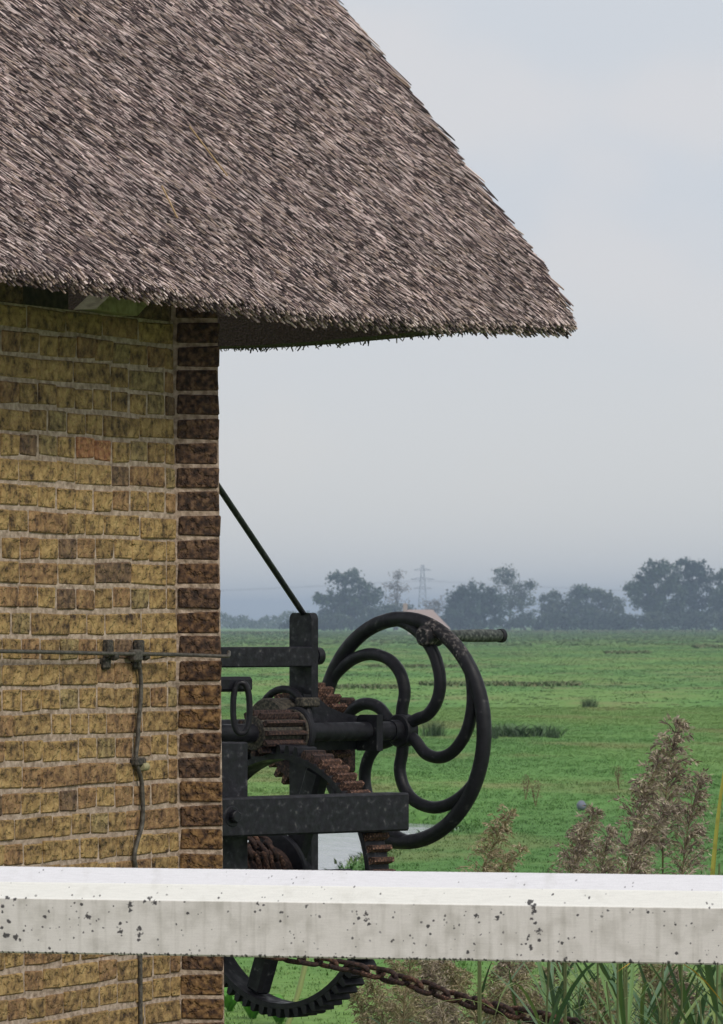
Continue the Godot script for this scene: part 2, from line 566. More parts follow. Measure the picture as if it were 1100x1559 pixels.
# pixel to a point of the side wall's face
func on_wall(px: float, py: float, off := 0.0) -> Vector3:
	var o := wall_org
	var n := Vector3(sin(wall_turn), 0, cos(wall_turn))
	var ray := Vector3((px - 550.0) / F, (HOR - py) / F, -1.0)
	var t := (o + n * off).dot(n) / Vector3(ray.x, 0, ray.z).dot(n)
	return Vector3(0, EYE, 0) + ray * t
func make_house() -> void:
	rng.seed = 31
	var far_pt := Vector3((267.5 - 550.0) / F * WALL_D, 0, -WALL_D)
	var near_pt := Vector3(-550.0 / F * 14.04, 0, -14.04)
	var w := far_pt - near_pt
	wall_turn = atan2(-w.z, w.x)
	wall_org = far_pt
	var house := thing("brick_house", far_pt)
	tag(house, "yellow brick lock house with overhanging thatched roof at the left", "house")
	# --- side wall: mortar core and bricks. local x runs along the wall, z out of it
	var wb := Basis(Vector3.UP, wall_turn)
	var st := begin()
	# courses: joint rows counted down from the line at row 527 of the corner
	var y_ref := EYE + (HOR - 527.0) / F * WALL_D
	var top_h := y_ref + COURSE * 1.0
	var bottom_k := int(floor(y_ref / COURSE))
	var seg := 12
	for i in seg:      # the core leans a little with the batter
		var y0 := top_h * i / seg
		var y1 := top_h * (i + 1) / seg
		for q in [[Vector3(-2.4, 0, -0.0005), Vector3(0, 0, -0.0005), Vector3.BACK], [Vector3(0, 0, -0.0005), Vector3(0, 0, -0.22), Vector3.RIGHT], [Vector3(0, 0, -0.22), Vector3(-2.4, 0, -0.22), Vector3.FORWARD], [Vector3(-2.4, 0, -0.22), Vector3(-2.4, 0, -0.0005), Vector3.LEFT]]:
			var a: Vector3 = wb * q[0]
			var b: Vector3 = wb * q[1]
			flat4(st, a + Vector3(batter(y0), y0, 0), b + Vector3(batter(y0), y0, 0), b + Vector3(batter(y1), y1, 0), a + Vector3(batter(y1), y1, 0), wb * q[2])
	flat4(st, wb * Vector3(-2.4, 0, -0.0005) + Vector3(batter(top_h), top_h, 0), wb * Vector3(0, 0, -0.0005) + Vector3(batter(top_h), top_h, 0), wb * Vector3(0, 0, -0.22) + Vector3(batter(top_h), top_h, 0), wb * Vector3(-2.4, 0, -0.22) + Vector3(batter(top_h), top_h, 0), Vector3.UP)
	var wall := obj("side_wall", st.commit(), M.mortar, house)
	wall.set_meta("label", "ochre yellow brick wall in sandy mortar")
	var meshes := {}
	for kind in ["s", "h", "q"]:
		meshes[kind] = []
		for v in 6:
			var len_: float = {"s": 0.2085, "h": 0.0985, "q": 0.05}[kind]
			meshes[kind].append(box_mesh(Vector3(len_, 0.0498, 0.05), 0.003, 0.0024))
	var sag := FastNoiseLite.new()
	sag.seed = 4
	sag.frequency = 0.9
	for k in range(-1, 31):
		var y := y_ref - (k + 0.5) * COURSE
		if y < 0.62: break
		var x := -0.004
		var headers := k % 2 == 0
		var first := true
		while x > -1.42:
			var kind := "h" if headers else "s"
			if first and (headers or k % 4 == 1): kind = "q"
			if not first and rng.randf() < 0.35: kind = "h"
			var len_: float = {"s": 0.2085, "h": 0.0985, "q": 0.05}[kind]
			first = false
			var cx := x - len_ / 2.0
			x -= len_ + rng.randf_range(0.006, 0.013)
			var yy := y + sag.get_noise_2d(cx * 3.0, y * 4.0) * 0.0075
			var r := rng.randf()
			var tone := 0
			if r < 0.40: tone = 0
			elif r < 0.68: tone = 1
			elif r < 0.86: tone = 2
			elif r < 0.92: tone = 3
			elif r < 0.985: tone = 4
			else: tone = 5
			if k == 4 and cx < -0.42 and cx > -0.6: tone = 5
			elif tone == 5: tone = 2
			var bb := wb * Basis(Vector3(0, 0, 1), rng.randf_range(-0.012, 0.012)) * Basis(Vector3(0, 1, 0), rng.randf_range(-0.006, 0.006))
			obj("brick", meshes[kind][rng.randi() % 6], M.brick[tone], wall, wb * Vector3(cx, 0, -0.0212 + rng.randf_range(-0.001, 0.0015)) + Vector3(batter(yy), yy, 0), bb)
	# --- corner pier: one header wide, burnt bricks
	var pw := 0.1195
	var pb := Basis(Vector3.UP, 6.0 * DEG)
	st = begin()
	var pier_top := y_ref + COURSE * 2.2
	for i in seg:
		var y0 := pier_top * i / seg
		var y1 := pier_top * (i + 1) / seg
		for q in [[Vector3(-0.006, 0, -0.002), Vector3(pw - 0.006, 0, -0.002), Vector3.BACK], [Vector3(pw - 0.006, 0, -0.002), Vector3(pw - 0.006, 0, -0.34), Vector3.RIGHT], [Vector3(pw - 0.006, 0, -0.34), Vector3(-0.006, 0, -0.34), Vector3.FORWARD], [Vector3(-0.006, 0, -0.34), Vector3(-0.006, 0, -0.002), Vector3.LEFT]]:
			var a: Vector3 = pb * q[0]
			var b: Vector3 = pb * q[1]
			flat4(st, a + Vector3(batter(y0), y0, 0), b + Vector3(batter(y0), y0, 0), b + Vector3(batter(y1), y1, 0), a + Vector3(batter(y1), y1, 0), pb * q[2])
	var pier := obj("corner_pier", st.commit(), M.mortar, house)
	pier.set_meta("label", "dark burnt brick corner pier one brick wide")
	var pm := []
	for v in 6: pm.append(box_mesh(Vector3(0.107, 0.051, 0.21), 0.0035, 0.0022))
	for k in range(-2, 31):
		var y := y_ref + 0.004 - (k + 0.5) * COURSE
		if y < 0.62: break
		var tone := 0  # upper rows darkest: burnt brick, with some eave shade put into the tone
		if k > 13: tone = [2, 1, 2, 2, 1, 0, 2, 1, 2, 2, 1, 2][k % 12]
		elif k > 10: tone = [0, 1, 0, 1][k % 4]
		elif k > 8: tone = 1 if k % 2 else 0
		var bb := pb * Basis(Vector3(0, 0, 1), rng.randf_range(-0.015, 0.015)) * Basis(Vector3(0, 1, 0), rng.randf_range(-0.02, 0.02))
		obj("brick", pm[rng.randi() % 6], M.burnt[tone], pier, pb * Vector3(pw / 2.0 + 0.001 + rng.randf_range(-0.002, 0.002), 0, -0.102 + rng.randf_range(-0.001, 0.002)) + Vector3(batter(y), y, 0), bb)
	# --- masonry left and right of the dark gap under the eaves, and what lies in it
	st = begin()
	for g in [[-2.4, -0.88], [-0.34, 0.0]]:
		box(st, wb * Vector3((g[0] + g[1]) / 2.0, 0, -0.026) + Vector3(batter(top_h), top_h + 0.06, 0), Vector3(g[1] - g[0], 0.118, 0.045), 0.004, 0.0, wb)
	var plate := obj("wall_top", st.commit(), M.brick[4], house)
	plate.set_meta("label", "dark masonry left and right of the gap under the eaves")
	var wedge := prism([Vector2(0, 0), Vector2(0.25, -0.004), Vector2(0.33, 0.035), Vector2(0.32, 0.075), Vector2(0.17, 0.075)], -0.03, 0.03)
	obj("timber_wedge", wedge, M.wood_pale, house, wb * Vector3(-0.56, 0, 0.01) + Vector3(batter(top_h), top_h + 0.004, 0), wb)
	st = begin()
	box(st, wb * Vector3(-0.7, 0, -0.8) + Vector3(0, top_h + 0.07, 0), Vector3(3.4, 0.16, 0.08), 0.006, 0.0, wb)
	obj("gap_backing", st.commit(), M.wood_dark, house)  # unseen dark timber added behind the gap so that it stays dark
	make_roof(house, wb, top_h)

# ------------------------------------------------------------------ thatched roof
func make_roof(house: Node3D, wb: Basis, top_h: float) -> void:
	rng.seed = 57
	var org := house.position
	var e := wb * Vector3(-1, 0, 0)                      # along the near eave, towards the camera
	# plan line of the near eave: parallel to the wall
	var off := 0.36
	var tip := on_wall(878, 497, off)
	var dt := -tip.z
	var hip := []
	for p in [[878, 497], [812, 388], [752, 316], [705, 252], [650, 176], [600, 116], [556, 62], [510, 4], [450, -78], [380, -172]]:
		hip.append(at(p[0], p[1], dt))
	var arc := [0.0]
	for i in range(1, hip.size()): arc.append(arc[-1] + (hip[i] as Vector3).distance_to(hip[i - 1]))
	var H: float = arc[-1]
	var hip_at := func(s: float) -> Vector3:
		var i := 1
		while i < hip.size() - 1 and arc[i] < s: i += 1
		return (hip[i - 1] as Vector3).lerp(hip[i], (s - arc[i - 1]) / (arc[i] - arc[i - 1]))
	# sag of the near eave: measured rows against the straight line through the tip's height
	var eave := []
	for p in [[878, 497], [760, 494], [640, 489], [480, 479], [330, 456], [150, 428], [0, 409], [-120, 390]]:
		var q := on_wall(p[0], p[1], off)
		eave.append(Vector2((q - tip).dot(e), q.y - tip.y))
	var sag := func(a: float) -> float:
		for i in range(1, eave.size()):
			if a <= eave[i].x: return lerpf(eave[i - 1].y, eave[i].y, clampf((a - eave[i - 1].x) / (eave[i].x - eave[i - 1].x), 0.0, 1.0))
		return eave[-1].y
	var A := 4.7
	var near_pt := func(s: float, a: float) -> Vector3:
		var fade: float = pow(1.0 - s / H, 2.0)
		return hip_at.call(s) + e * a + Vector3(0, sag.call(a) * fade, 0)
	var f := Vector3(-0.84, 0, -0.54).normalized()       # along the far eave
	var far_pt := func(s: float, b: float) -> Vector3:
		return hip_at.call(s) + f * b - Vector3(0, 0.03 * smoothstep(0.2, 1.0, b) * pow(1.0 - s / H, 2.0), 0)
	var up_n: Vector3 = ((near_pt.call(H, 1.0) as Vector3) - near_pt.call(0.0, 1.0)).cross(e)
	if up_n.y < 0: up_n = -up_n
	up_n = up_n.normalized()
	var up_f: Vector3 = ((hip[-1] as Vector3) - hip[0]).cross(f)
	if up_f.y < 0: up_f = -up_f
	up_f = up_f.normalized()
	var rough := FastNoiseLite.new()
	rough.seed = 8
	rough.frequency = 2.2
	var T := 0.13
	var roof := Node3D.new()
	roof.name = "thatched_roof"
	house.add_child(roof)
	roof.set_meta("label", "steep grey-brown thatched roof of weathered reed")
	# body: two slopes with their undersides and the cut faces of the eaves
	var st := begin()
	var NS := 26
	var NA := 40
	var inner_drop := Vector3(0, -0.035, 0)
	for side in 2:
		var n: Vector3 = up_n if side == 0 else up_f
		var L := A if side == 0 else 3.4
		var grid := []
		for i in NS + 1:
			var row := []
			for j in NA + 1:
				var s := H * i / NS
				var a := L * j / NA
				var p: Vector3 = near_pt.call(s, a) if side == 0 else far_pt.call(s, a)
				row.append(p - n * (0.012 + 0.006 * rough.get_noise_3dv(p * 2.0)) - org)
			grid.append(row)
		for i in NS:
			for j in NA:
				flat4(st, grid[i][j], grid[i][j + 1], grid[i + 1][j + 1], grid[i + 1][j], n)
				var q := []
				for k in [[0, 0], [0, 1], [1, 1], [1, 0]]:
					var g: Vector3 = grid[i + k[0]][j + k[1]]
					var s: float = H * (i + k[0]) / NS
					var lim: float = minf(1.0, (j + k[1]) * L / NA / 0.25)
					# underside: inside the slab; near the hip the slab thins to nothing
					var flatin := Vector3(-n.x, 0, -n.z).normalized() * T * 1.15
					q.append(g + flatin.lerp(-n * T, minf(1.0, s / 0.3)) * lim)
				flat4(st, q[0], q[1], q[2], q[3], -n)
		for j in NA:
			var g0: Vector3 = grid[0][j]
			var g1: Vector3 = grid[0][j + 1]
			var flatin := Vector3(-n.x, 0, -n.z).normalized() * T * 1.15
			flat4(st, g0, g1, g1 + flatin * minf(1.0, (j + 1) * L / NA / 0.25), g0 + flatin * minf(1.0, j * L / NA / 0.25), Vector3(0, -2, 0))
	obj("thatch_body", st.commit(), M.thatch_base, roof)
	# reed ends
	var rst := begin()
	tube(rst, [Vector3(0, 0, 0), Vector3(0, 0, 0.7), Vector3(0, 0, 1)], [1.0, 1.0, 0.75], 4, false, true)
	var reed := rst.commit()
	var xf := []
	var cols := []
	var pal := [lin(232, 213, 210), lin(206, 187, 184), lin(176, 155, 152), lin(139, 119, 117), lin(96, 79, 80), lin(59, 46, 49), lin(54, 42, 44), lin(76, 61, 62), lin(184, 162, 150)]
	var under := [1.0]
	var put := func(p: Vector3, n: Vector3, along: Vector3, slant: float, lift: float, length: float, r: float) -> void:
		var down := (Vector3(0, -1, 0) - n * Vector3(0, -1, 0).dot(n)).normalized()
		var dir := (down + along * slant).normalized()
		dir = (dir + n * lift).normalized()
		var x := dir.cross(n).normalized()
		var b := Basis(x * r, dir.cross(x).normalized() * r, dir * length)
		xf.append(Transform3D(b, p - dir * length - org))
		var c: Color = pal[rng.randi() % pal.size()]
		var tone := rough.get_noise_3dv(p * 2.5 + Vector3(9, 0, 0)) * 0.35 + rng.randf_range(0.68, 1.06)
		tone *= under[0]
		cols.append(Color(c.r * tone, c.g * tone, c.b * tone))
	var i := 0
	while i < 270000:
		var s := H * rng.randf()
		var a := A * rng.randf()
		i += 1
		var p: Vector3 = near_pt.call(s, a)
		var px := p.x / -p.z * F + 550.0
		var py := HOR - (p.y - EYE) / -p.z * F
		if px < -160 or py < -160: continue
		var wave := rough.get_noise_3dv(p * 1.2)
		put.call(p + up_n * rng.randf_range(-0.006, 0.011), up_n, -e, 0.78 + wave * 0.5 + rng.randfn() * 0.10, 0.2 + rng.randf_range(-0.06, 0.12), rng.randf_range(0.06, 0.11), rng.randf_range(0.0010, 0.0022))
	# shaggy lower edge of both eaves, and the hip
	for k in 5200:
		var a := A * rng.randf()
		var p: Vector3 = near_pt.call(0.0, a)
		put.call(p + up_n * rng.randf_range(-0.035, 0.008) + Vector3(0, -0.022 * rng.randf() * rng.randf(), 0), up_n, -e, 0.6 + rng.randfn() * 0.18, 0.06, rng.randf_range(0.08, 0.14), rng.randf_range(0.002, 0.0034))
	under[0] = 0.4          # back eave reeds: shade under the roof put into their colour
	for k in 1900:
		var b := lerpf(0.16, 3.0, rng.randf())
		var p: Vector3 = far_pt.call(0.0, b)
		put.call(p - Vector3(up_f.x, 0, up_f.z) * rng.randf_range(0.0, 0.1) + Vector3(0, -0.002 - 0.018 * pow(rng.randf(), 4.0), 0), up_f, f, rng.randfn() * 0.8, -0.3, rng.randf_range(0.03, 0.07), rng.randf_range(0.0012, 0.0026))
	under[0] = 1.0
	for k in 3800:
		var s := lerpf(0.06, H, rng.randf())
		var p: Vector3 = hip_at.call(s)
		var n := (up_n + up_f * rng.randf_range(0.0, 1.0)).normalized()
		put.call(p + e * rng.randf_range(-0.01, 0.03) + n * rng.randf_range(-0.012, 0.007), n, -e, 0.7 + rng.randfn() * 0.2, 0.08 + rng.randf() * 0.08, rng.randf_range(0.07, 0.13), rng.randf_range(0.002, 0.0034))
	# ragged bundles that stick out along the hip
	for g in 150:
		var s := lerpf(0.05, H, rng.randf())
		var sl := 0.7 + rng.randfn() * 0.25
		var c0: Vector3 = hip_at.call(s)
		for k in rng.randi_range(4, 16):
			var p := c0 + e * rng.randf_range(-0.005, 0.05) + up_n * rng.randf_range(-0.004, 0.014) - Vector3(0, rng.randf_range(0.0, 0.03), 0) + Vector3(rng.randf_range(0.0, 0.016), 0, 0)
			put.call(p, up_n, -e, sl + rng.randfn() * 0.06, 0.12 + rng.randf() * 0.06, rng.randf_range(0.06, 0.11), rng.randf_range(0.0014, 0.0028))
	var ro := scatter("reed_ends", reed, M.reed, roof, xf, cols)
	ro.set_meta("label", "countless cut reed ends of the thatch")
	# loose long straws lying on the slope
	for q in [[288, 192, 346, 268], [246, 283, 270, 332]]:
		var pts := []
		for k in 4:
			var px: float = lerpf(q[0], q[2], k / 3.0)
			var py: float = lerpf(q[1], q[3], k / 3.0)
			# where the line of sight meets the slope
			var o: Vector3 = near_pt.call(H * 0.5, 2.0)
			var ray := Vector3((px - 550.0) / F, (HOR - py) / F, -1.0)
			var t := (o + up_n * 0.02 - Vector3(0, EYE, 0)).dot(up_n) / ray.dot(up_n)
			pts.append(Vector3(0, EYE, 0) + ray * t - org)
		var sm := mat(0.7, c8(178, 150, 112))
		obj("loose_straw", tube_mesh(pts, [0.0022], 5), sm, roof)
	# timbers under the overhang
	var bs := begin()
	var p0 := org + wb * Vector3(0.02, 0, -0.06)
	var y := tip.y + 0.035
	box(bs, wb * Vector3(0.5, 0, -0.06) + Vector3(0, y, 0), Vector3(0.86, 0.08, 0.1), 0.006, 0.0, wb)
	obj("eave_beam", bs.commit(), M.wood_dark, roof)

# ------------------------------------------------------------------ conductor on the wall
func make_conductor() -> void:
	var base := on_wall(212, 995, 0.0)
	var o := thing("lightning_conductor", base)
	tag(o, "thin grey metal rod and wavy cable fixed across the brick wall", "conductor")
	var pts := []
	for p in [[-120, 991, 0.03], [0, 991.5, 0.03], [90, 993, 0.03], [165, 995, 0.03], [212, 995.5, 0.03], [268, 996.5, 0.045]]: pts.append(on_wall(p[0], p[1], p[2]) - base)
	var hook := at(300, 997.5, 14.93) - base
	pts.append(hook)
	pts.append(at(338, 999, 14.95) - base)
	pts.append(at(347, 998.5, 14.97) - base)
	pts.append(at(348, 993, 15.02) - base)
	obj("rod", tube_mesh(smooth_path(pts, 4), [0.0052], 8), M.wire, o)
	for px in [165, 212]:
		var c := obj("clip", box_mesh(Vector3(0.032, 0.046, 0.02), 0.004), M.old_iron, o, on_wall(px - 1, 988, 0.012) - base, Basis(Vector3.UP, wall_turn))
		obj("clip_nut", rod(-0.012, 0.012, 0.011, 6, 0.002), M.old_iron, c, Vector3(0.01, -0.018, 0.012))
		obj("clip_foot", box_mesh(Vector3(0.04, 0.03, 0.02), 0.006), M.old_iron, c, Vector3(-0.005, -0.036, -0.006))
	pts = []
	for p in [[206, 996], [210, 1010], [213.5, 1028], [214, 1060], [211, 1095], [209, 1130], [206, 1158], [210, 1172], [215, 1190], [217, 1225], [216, 1255], [209, 1280], [204, 1305], [208, 1330], [212, 1380], [213, 1460], [213.5, 1570], [213, 1640]]: pts.append(on_wall(p[0], p[1], 0.016) - base)
	obj("cable", tube_mesh(smooth_path(pts, 4), [0.0058], 8), M.wire, o)
	obj("branch_clamp", box_mesh(Vector3(0.05, 0.03, 0.022), 0.005), M.wire, o, on_wall(206, 998, 0.024) - base, Basis(Vector3.UP, wall_turn))
	var j := obj("cable_joint", box_mesh(Vector3(0.06, 0.022, 0.022), 0.005), M.old_iron, o, on_wall(210, 1160, 0.014) - base, Basis(Vector3.UP, wall_turn))
	obj("joint_plug", rod(-0.016, 0.016, 0.011, 8, 0.002), M.wood_pale, j, Vector3(0.022, -0.012, 0.006))

# ------------------------------------------------------------------ winch
var win: Node3D
var win_inv := Transform3D()
func wp(px: float, py: float, t: float) -> Vector3:      # pixel to the winch's upright plane z = t
	var o := win_inv * Vector3(0, EYE, 0)
	var r := win_inv.basis * Vector3((px - 550.0) / F, (HOR - py) / F, -1.0)
	return o + r * ((t - o.z) / r.z)
func wq(px: float, py: float, s: float) -> Vector3:      # pixel to the winch's upright plane x = s
	var o := win_inv * Vector3(0, EYE, 0)
	var r := win_inv.basis * Vector3((px - 550.0) / F, (HOR - py) / F, -1.0)
	return o + r * ((s - o.x) / r.x)
func wbox(called: String, a: Vector3, b: Vector3, m: Material, parent: Node3D, bevel := 0.004) -> MeshInstance3D:
	var size := (b - a).abs()
	return obj(called, box_mesh(size, minf(bevel, size[size.min_axis_index()] * 0.3)), m, parent, (a + b) / 2.0)
# a toothed wheel about local x, at centre c
func gear(called: String, c: Vector3, x0: float, x1: float, ri: float, rr: float, rt: float, teeth: int, m: Material, tooth_m: Callable, spokes: Array, hub_r: float) -> MeshInstance3D:
	var g := obj(called, band(x0, x1, ri, rr, 72), m, win, c)
	var pitch := TAU / teeth
	var bw := rr * pitch * 0.3
	var tw := rr * pitch * 0.17
	var variants := []
	for v in 3:
		var jt := rng.randf_range(-0.001, 0.001)
		var poly := [Vector2(-bw, rr - 0.004), Vector2(bw, rr - 0.004), Vector2(bw * 0.95, rr + (rt - rr) * 0.4), Vector2(tw, rt + jt), Vector2(-tw, rt - jt), Vector2(-bw * 0.95, rr + (rt - rr) * 0.4)]
		var pm := prism(poly, x0 + 0.001, x1 - 0.001)
		variants.append(pm)
	for k in teeth:
		var a := k * pitch
		# prism lies in (x, y) with depth z: turn z to local x, then spin about x
		var b := Basis(Vector3(1, 0, 0), a) * Basis(Vector3(0, 0, -1), Vector3(0, 1, 0), Vector3(1, 0, 0))
		obj("tooth", variants[rng.randi() % 3], tooth_m.call(a), g, Vector3.ZERO, b)
	for ang in spokes:
		var len_ := ri - hub_r * 0.6 + 0.004
		var sp := obj("spoke", box_mesh(Vector3((x1 - x0) * 0.45, len_, 0.046), 0.006), m, g, Vector3.ZERO, Basis(Vector3(1, 0, 0), ang))
		sp.position = Basis(Vector3(1, 0, 0), ang) * Vector3(0, hub_r * 0.6 + len_ / 2.0, 0)
	if hub_r > 0.0: obj("gear_hub", rod(x0 - 0.01, x1 + 0.01, hub_r, 28, 0.004), m, g)
	return g
func link_mesh(l: float, wdt: float, r: float) -> ArrayMesh:
	var pts := []
	var hl := (l - wdt) / 2.0
	for k in 9:
		var a := -PI / 2 + PI * k / 8
		pts.append(Vector3(hl + cos(a) * (wdt / 2.0 - r), sin(a) * (wdt / 2.0 - r), 0))
	for k in 9:
		var a := PI / 2 + PI * k / 8
		pts.append(Vector3(-hl + cos(a) * (wdt / 2.0 - r), sin(a) * (wdt / 2.0 - r), 0))
	return tube_mesh(pts, [r], 8, true)
func chain_along(path: Array, pitch: float, mesh: Mesh, called: String, parent: Node3D, mats: Array, up: Vector3, jit := 0.25) -> void:
	var acc := 0.0
	var idx := 0
	for i in path.size() - 1:
		var a: Vector3 = path[i]
		var b: Vector3 = path[i + 1]
		var l := a.distance_to(b)
		while acc < l:
			var p := a.lerp(b, acc / l)
			var t := (b - a).normalized()
			var v := (up - t * up.dot(t)).normalized()
			var basis := Basis(t, v, t.cross(v)) * Basis(Vector3(1, 0, 0), (PI / 2 if idx % 2 else 0.0) + PI / 6 + rng.randf_range(-jit, jit))
			obj(called, mesh, mats[idx % mats.size()], parent, p, basis)
			acc += pitch
			idx += 1
		acc -= l
func make_winch() -> void:
	rng.seed = 91
	var hub := at(612, 1112, HUB)
	win = thing("hand_winch", Vector3(hub.x, 0, hub.z), TURN * DEG)
	tag(win, "black timber and iron hand winch with curved-spoke wheel beside the brick pier", "winch")
	win_inv = win.transform.affine_inverse()
	var u := HUB / F                                    # metres to a photograph pixel at the hub
	var hy := hub.y
	# --- crank wheel in the plane x = 0
	var wheel := Node3D.new()
	wheel.name = "crank_wheel"
	wheel.position = Vector3(0, hy, 0)
	win.add_child(wheel)
	wheel.set_meta("label", "black iron crank wheel with six curved spokes")
	var R := 170.0 * u
	var rim := []
	for k in 72: rim.append(Vector3(0, sin(TAU * k / 72), cos(TAU * k / 72)) * R)
	obj("rim", tube_mesh(rim, [11.5 * u], 14, true), M.black, wheel)
	for k in 6:
		var pts := []
		for c in [[12, 2], [34, -8], [60, -13], [88, -5], [112, 7], [134, 22], [150, 36], [162, 48], [169, 56]]:
			var ang: float = (-22.0 + 60.0 * k + c[1]) * DEG
			pts.append(Vector3(0, sin(ang), cos(ang)) * c[0] * u)
		obj("spoke", tube_mesh(smooth_path(pts, 4), [9.5 * u], 12), M.black, wheel)
	obj("hub", lathe([Vector2(-0.05, 0), Vector2(-0.05, 0.029), Vector2(-0.02, 0.029), Vector2(-0.02, 0.042), Vector2(-0.015, 0.046), Vector2(0.016, 0.046), Vector2(0.02, 0.042), Vector2(0.02, 0.02), Vector2(0.035, 0.018), Vector2(0.035, 0)], 32), M.black, wheel)
	# boss and handle
	var bo := wq(655, 968, 0.0) - wheel.position
	obj("handle_boss", lathe([Vector2(-0.036, 0), Vector2(-0.036, 0.02), Vector2(-0.028, 0.029), Vector2(0.028, 0.029), Vector2(0.034, 0.022), Vector2(0.034, 0)], 20), M.worn, wheel, bo)
	var wear := []
	for k in 10:
		var ang := (40.0 + 3.4 * k) * DEG
		wear.append(Vector3(0, sin(ang), cos(ang)) * R)
	obj("worn_rim", tube_mesh(wear, [11.62 * u], 14), M.worn, wheel)
	var grip := obj("handle", lathe([Vector2(0.03, 0), Vector2(0.03, 0.013), Vector2(0.07, 0.0155), Vector2(0.14, 0.0175), Vector2(0.22, 0.018), Vector2(0.258, 0.0165), Vector2(0.262, 0)], 20), M.grip, wheel, bo + Vector3(0.02, 0, 0))
	obj("handle_cap", lathe([Vector2(0.257, 0), Vector2(0.257, 0.019), Vector2(0.27, 0.0195), Vector2(0.277, 0.013), Vector2(0.28, 0)], 20), M.black, grip)
	# --- shaft with pinion
	var s_pin0 := wp(384, 1116, 0.0).x
	var s_pin1 := wp(444, 1116, 0.0).x
	var s_left := wp(322, 1116, 0.0).x
	obj("shaft", rod(s_left, -0.03, 14.0 * u, 24), M.black, win, Vector3(0, hy, 0))
	var gx0 := wp(423, 1340, 0.0).x - 0.07
	var pinion := gear("pinion", Vector3(0, hy, 0), s_pin0, s_pin1, 0.02, 0.046, 0.062, 12, M.old_iron, func(_a): return M.rust_dark, [], 0.0)
	obj("flange", band(s_pin1 - 0.004, s_pin1 + 0.012, 0.02, 0.062, 36), M.old_iron, pinion)
	obj("flange_rim", band(s_pin1 + 0.004, s_pin1 + 0.026, 0.05, 0.069, 36, 0.004), M.black, pinion)
	# brake drum and its strap behind the pinion
	var bd := wp(424, 1104, -0.12)
	var drum := obj("brake_drum", rod(-0.05, 0.03, 0.074, 36, 0.004), M.old_iron, win, bd)
	var strap := []
	for k in 17:
		var ang := (-20.0 + 200.0 * k / 16.0) * DEG
		strap.append(Vector3(0.02, sin(ang) * 0.098, cos(ang) * 0.098))
	obj("brake_strap", tube_mesh(strap, [0.0105], 10), M.black, drum)
	obj("drum_axle", rod(-0.3, 0.16, 0.018, 16), M.black, drum)
	# --- main gear, below the pinion, and its chain drum
	var gc := Vector3(0, 0, 0)
	var mid := (s_pin0 + s_pin1) / 2.0
	gc = wq(438, 1341, mid)
	var gw := 0.077
	var rust_top := func(a: float) -> Material:
		var d := fposmod(a, TAU)
		return M.rust if d > 0.42 and d < 1.75 else (M.rust_dark if d > 0.2 and d < 2.0 else M.black)
	var main := gear("main_gear", gc, -gw / 2.0, gw / 2.0, 181.0 * u, 190.0 * u, 202.0 * u, 68, M.black, rust_top, [], 0.06)
	for a in [249.0, 339.0, 69.0, 159.0]:
		# picture angle a: (z right, y up)
		var ang: float = (90.0 - a) * DEG
		var b := Basis(Vector3(1, 0, 0), ang)
		var len_ := 178.0 * u - 0.03
		var sp := obj("spoke", box_mesh(Vector3(0.05, len_ + 0.004, 0.06), 0.01), M.black, main, b * Vector3(0, 0.03 + len_ / 2.0, 0), b)
	var dl := 0.30
	var wound := obj("chain_drum", lathe([Vector2(-gw / 2 - dl, 0), Vector2(-gw / 2 - dl, 0.095), Vector2(-gw / 2 - 0.02, 0.095), Vector2(-gw / 2 - 0.02, 0.0)], 36), M.rust_dark, win, gc)
	obj("drum_flange", band(-gw / 2 - 0.03, -gw / 2 - 0.012, 0.02, 0.135, 44, 0.004), M.black, wound)
	obj("drum_shaft", rod(-gw / 2 - dl - 0.15, gw / 2 + 0.2, 0.026, 20), M.black, wound)
	var lm := link_mesh(0.074, 0.046, 0.0068)
	var helix := []
	for k in 5 * 24 + 1:
		var a := -TAU * k / 24.0
		helix.append(Vector3(-gw / 2 - 0.06 - 0.046 * k / 24.0, sin(a) * 0.114, cos(a) * 0.114))
	chain_along(helix, 0.0475, lm, "link", wound, [M.rust_dark, M.rust_dark, M.rust], Vector3(1, 0, 0))
	# --- second gear behind the post
	var g2 := wp(468, 1120, -0.21)
	var back := gear("upper_gear", Vector3(0, g2.y, g2.z), g2.x - 0.03, g2.x + 0.03, 0.10, 0.125, 0.150, 26, M.rust_dark, func(_a): return M.rust, [0.0, PI / 2, PI, -PI / 2], 0.035)
	obj("gear_axle", rod(g2.x - 0.2, g2.x + 0.05, 0.02, 16), M.black, back)
	# --- post with a rounded head, the rail tenoned into it
	var pf := -23.0 * u                                   # near face of the post
	var pbk := -70.0 * u
	var p0 := wp(474, 960, pf).x
	var p1 := wp(484, 960, pf).x
	var top := wp(474, 933, pf).y
	var foot := wp(460, 1395, pf).y
	var hwz := (pf - pbk) / 2.0
	var poly := [Vector2(-hwz, foot), Vector2(hwz, foot)]
	for k in 7: poly.append(Vector2(hwz - 0.014 + sin(PI / 2 * (1.0 + k / 6.0)) * 0.014, top - 0.02 - cos(PI / 2 * (1.0 + k / 6.0)) * 0.02))
	for k in 7: poly.append(Vector2(-hwz + 0.014 - sin(PI / 2 * k / 6.0) * 0.014, top - 0.02 + cos(PI / 2 * k / 6.0) * 0.02))
	var post := obj("post", prism(poly, -(p1 - p0) / 2.0, (p1 - p0) / 2.0), M.black_wood, win, Vector3((p0 + p1) / 2.0, 0, (pf + pbk) / 2.0), Basis(Vector3(0, 0, -1), Vector3(0, 1, 0), Vector3(1, 0, 0)))
	var r0 := wp(330, 985, pf - 0.0)
	var ry0 := wp(400, 985, pf).y
	var ry1 := wp(400, 1016, pf).y
	wbox("upper_rail", Vector3(r0.x - 0.08, ry1, pbk + 0.004), Vector3(p0 + 0.004, ry0, pf + 0.003), M.black_wood, win)
